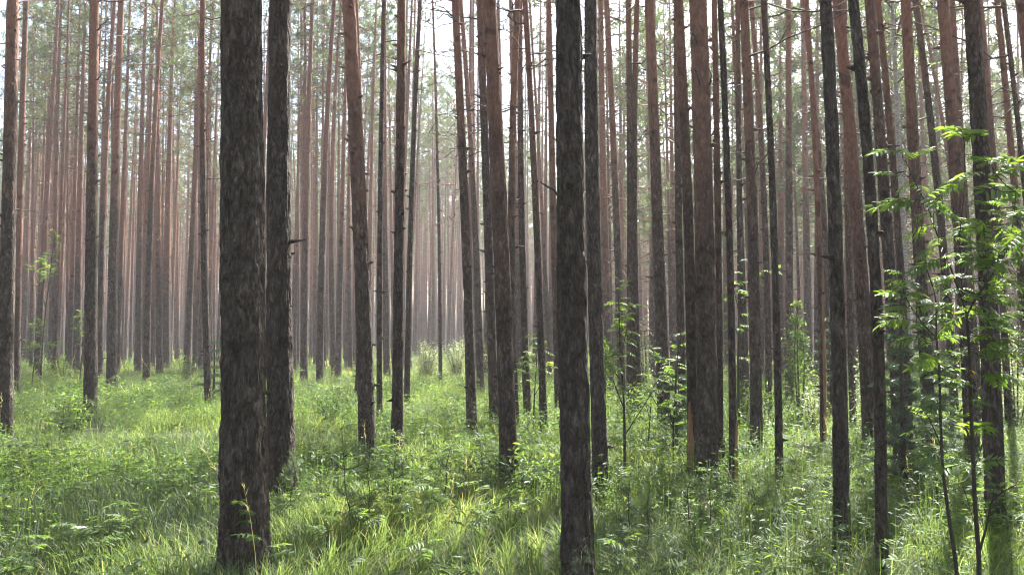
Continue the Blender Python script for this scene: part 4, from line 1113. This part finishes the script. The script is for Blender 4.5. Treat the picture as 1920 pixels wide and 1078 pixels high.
# ----------------------------------------------------------------- dead wood
def stump():
    X, Y = spot(1312, 962, .12); z = float(gz(X, Y)); g = np.random.default_rng(4)
    root = empty('broken_stump', (X, Y, z)); tag(root, 'low rotten stump with two pale splinters leaning from it, before the snag-studded pine', 'stump')
    th = np.arange(28) * 2 * np.pi / 28
    zs = np.array([-.05, .03, .08, .13, .17])
    V = []
    for i, zz in enumerate(zs):
        r = .10 * (1.25 - 1.2 * zz) * (1 + .22 * vnoise(np.cos(th) * 2, np.sin(th) * 2, zz * 9, 3))
        top = zz + (.07 * vnoise(np.cos(th) * 4, np.sin(th) * 4, 0, 8) if i >= 3 else 0)
        V.append(np.stack([r * np.cos(th), r * np.sin(th), top + 0 * th], -1))
    V = np.vstack(V + [np.array([[0, 0, .08]])])
    i = np.arange(4)[:, None] * 28; j = np.arange(28)[None]
    F = np.stack([i + j, i + (j + 1) % 28, i + 28 + (j + 1) % 28, i + 28 + j], -1).reshape(-1, 4)
    k = np.arange(28); F2 = np.stack([112 + k, 112 + (k + 1) % 28, np.full(28, 140)], -1)
    obj('stump_base', make_mesh('stump_base', V, [F, F2], [M_PALEWOOD]), root)
    for pts, r in (([(1318, 944, -.06), (1302, 916, -.05), (1284, 884, -.04)], .0085), ([(1329, 950, -.05), (1318, 925, -.02), (1302, 894, .0)], .008)):
        P = np.array([at(px, py, Y + dy) for px, py, dy in pts]) - np.array([X, Y, z])
        P = smooth_path(P, 4); b = Build(); V, F = tube(P, np.linspace(r, r * .3, len(P)), 5); b.add(V, F)
        obj('splinter', b.mesh('splinter', [M_PALEWOOD]), root)
stump()
def log(label, pts, Y, r, name='fallen_branch'):
    P = np.array([at(px, py, Y + dy) for px, py, dy in pts])
    P[:, 2] = gz(P[:, 0], P[:, 1]) + np.maximum(P[:, 2] - gz(P[:, 0], P[:, 1]), r * .6)
    O = np.array([P[0][0], P[0][1], float(gz(P[0][0], P[0][1]))])
    Q = smooth_path(P - O, 5); Q[1:-1] += np.random.default_rng(3).normal(size=Q[1:-1].shape) * r * .25
    b = Build(); V, F = tube(Q, np.linspace(r, r * .6, len(Q)), 9); b.add(V, F)
    d = (Q[-1] - Q[0]); 
    V, F = tube(np.array([Q[6], Q[6] + d * .12 + [0, -.05, r * 3]]), [r * .4, r * .15], 5); b.add(V, F)
    o = obj(name, b.mesh(name, [M_PALEWOOD])); o.location = O; tag(o, label, 'fallen branch')
log('pale fallen branch lying in grass between the pole-like and slate-grey pines', [(1488, 834, .1), (1512, 836, 0), (1548, 838, -.1)], 10.8, .035)
log('thin pale dead stick leaning at the foot of the slim stripped pine', [(1380, 922, -.2), (1372, 900, -.2), (1364, 880, -.15)], 7.7, .007)

# the pale birch among the pines
def birch():
    X, Y = on_ground(1709, 745, .4); z = float(gz(X, Y))
    root = empty('birch_tree', (X, Y, z)); tag(root, 'thin pale birch trunk among dark pines, behind the lit rowan leaves', 'tree')
    pm = at(1692, 430, Y)
    fx = lambda zz: (pm[0] - X) / pm[2] * np.asarray(zz, float) * np.exp(-np.asarray(zz, float) / 60)
    V, F = trunk_mesh(15, .085, fx, lambda q: 0 * np.asarray(q, float), 16, np.linspace(-.1, 15, 50), 0, 77)
    obj('trunk', make_mesh('trunk', V, F, [M_BIRCH]), root)
    b = Build(); g = np.random.default_rng(6)
    C = np.stack([g.normal(size=2600) * .8, g.normal(size=2600) * .8, g.uniform(7.5, 15.4, 2600)], -1); C[:, 0] += fx(C[:, 2])
    for k in range(26):
        h = 7 + 7.5 * k / 26; az = k * 2.4; p = np.array([float(fx(h)), 0, h]); q = p + [math.sin(az) * 1.2, math.cos(az) * 1.2, .8]
        V, F = tube(np.array([p, (p + q) / 2 + [0, 0, .1], q]), [.02, .012, .004], 4, False); b.add(V, F, 1)
    many_leaves(b, C, g.normal(size=(2600, 3)), g.normal(size=(2600, 3)) + [0, 0, 1], np.full(2600, .07), np.full(2600, .026), 0, g.uniform(.2, .9, 2600))
    obj('crown', b.mesh('crown', [M_HERB, M_TWIG]), root)
birch()

# ----------------------------------------------------------------- haze in the air of the wood
def haze():
    x, y0, y1, z0, z1 = 250.0, -250.0, 250.0, -1.6, 28.0
    V = [(-x, y0, z0), (x, y0, z0), (x, y1, z0), (-x, y1, z0), (-x, y0, z1), (x, y0, z1), (x, y1, z1), (-x, y1, z1)]
    F = [(0, 3, 2, 1), (4, 5, 6, 7), (0, 1, 5, 4), (1, 2, 6, 5), (2, 3, 7, 6), (3, 0, 4, 7)]
    m = bpy.data.materials.new('haze'); m.use_nodes = True; n = m.node_tree.nodes; n.clear()
    out = n.new('ShaderNodeOutputMaterial'); v = n.new('ShaderNodeVolumePrincipled')
    v.inputs['Color'].default_value = (0.97, 0.91, 0.95, 1); v.inputs['Density'].default_value = HAZE; v.inputs['Anisotropy'].default_value = 0.25
    m.node_tree.links.new(v.outputs[0], out.inputs['Volume'])
    try: m.cycles.homogeneous_volume = True
    except Exception: pass
    tag(obj('haze', make_mesh('haze', V, [F], [m], smooth=False)), 'thin bright haze filling the air of the wood', 'haze', kind='stuff')
if HAZE > 0: haze()
print('objects', len(S.objects))
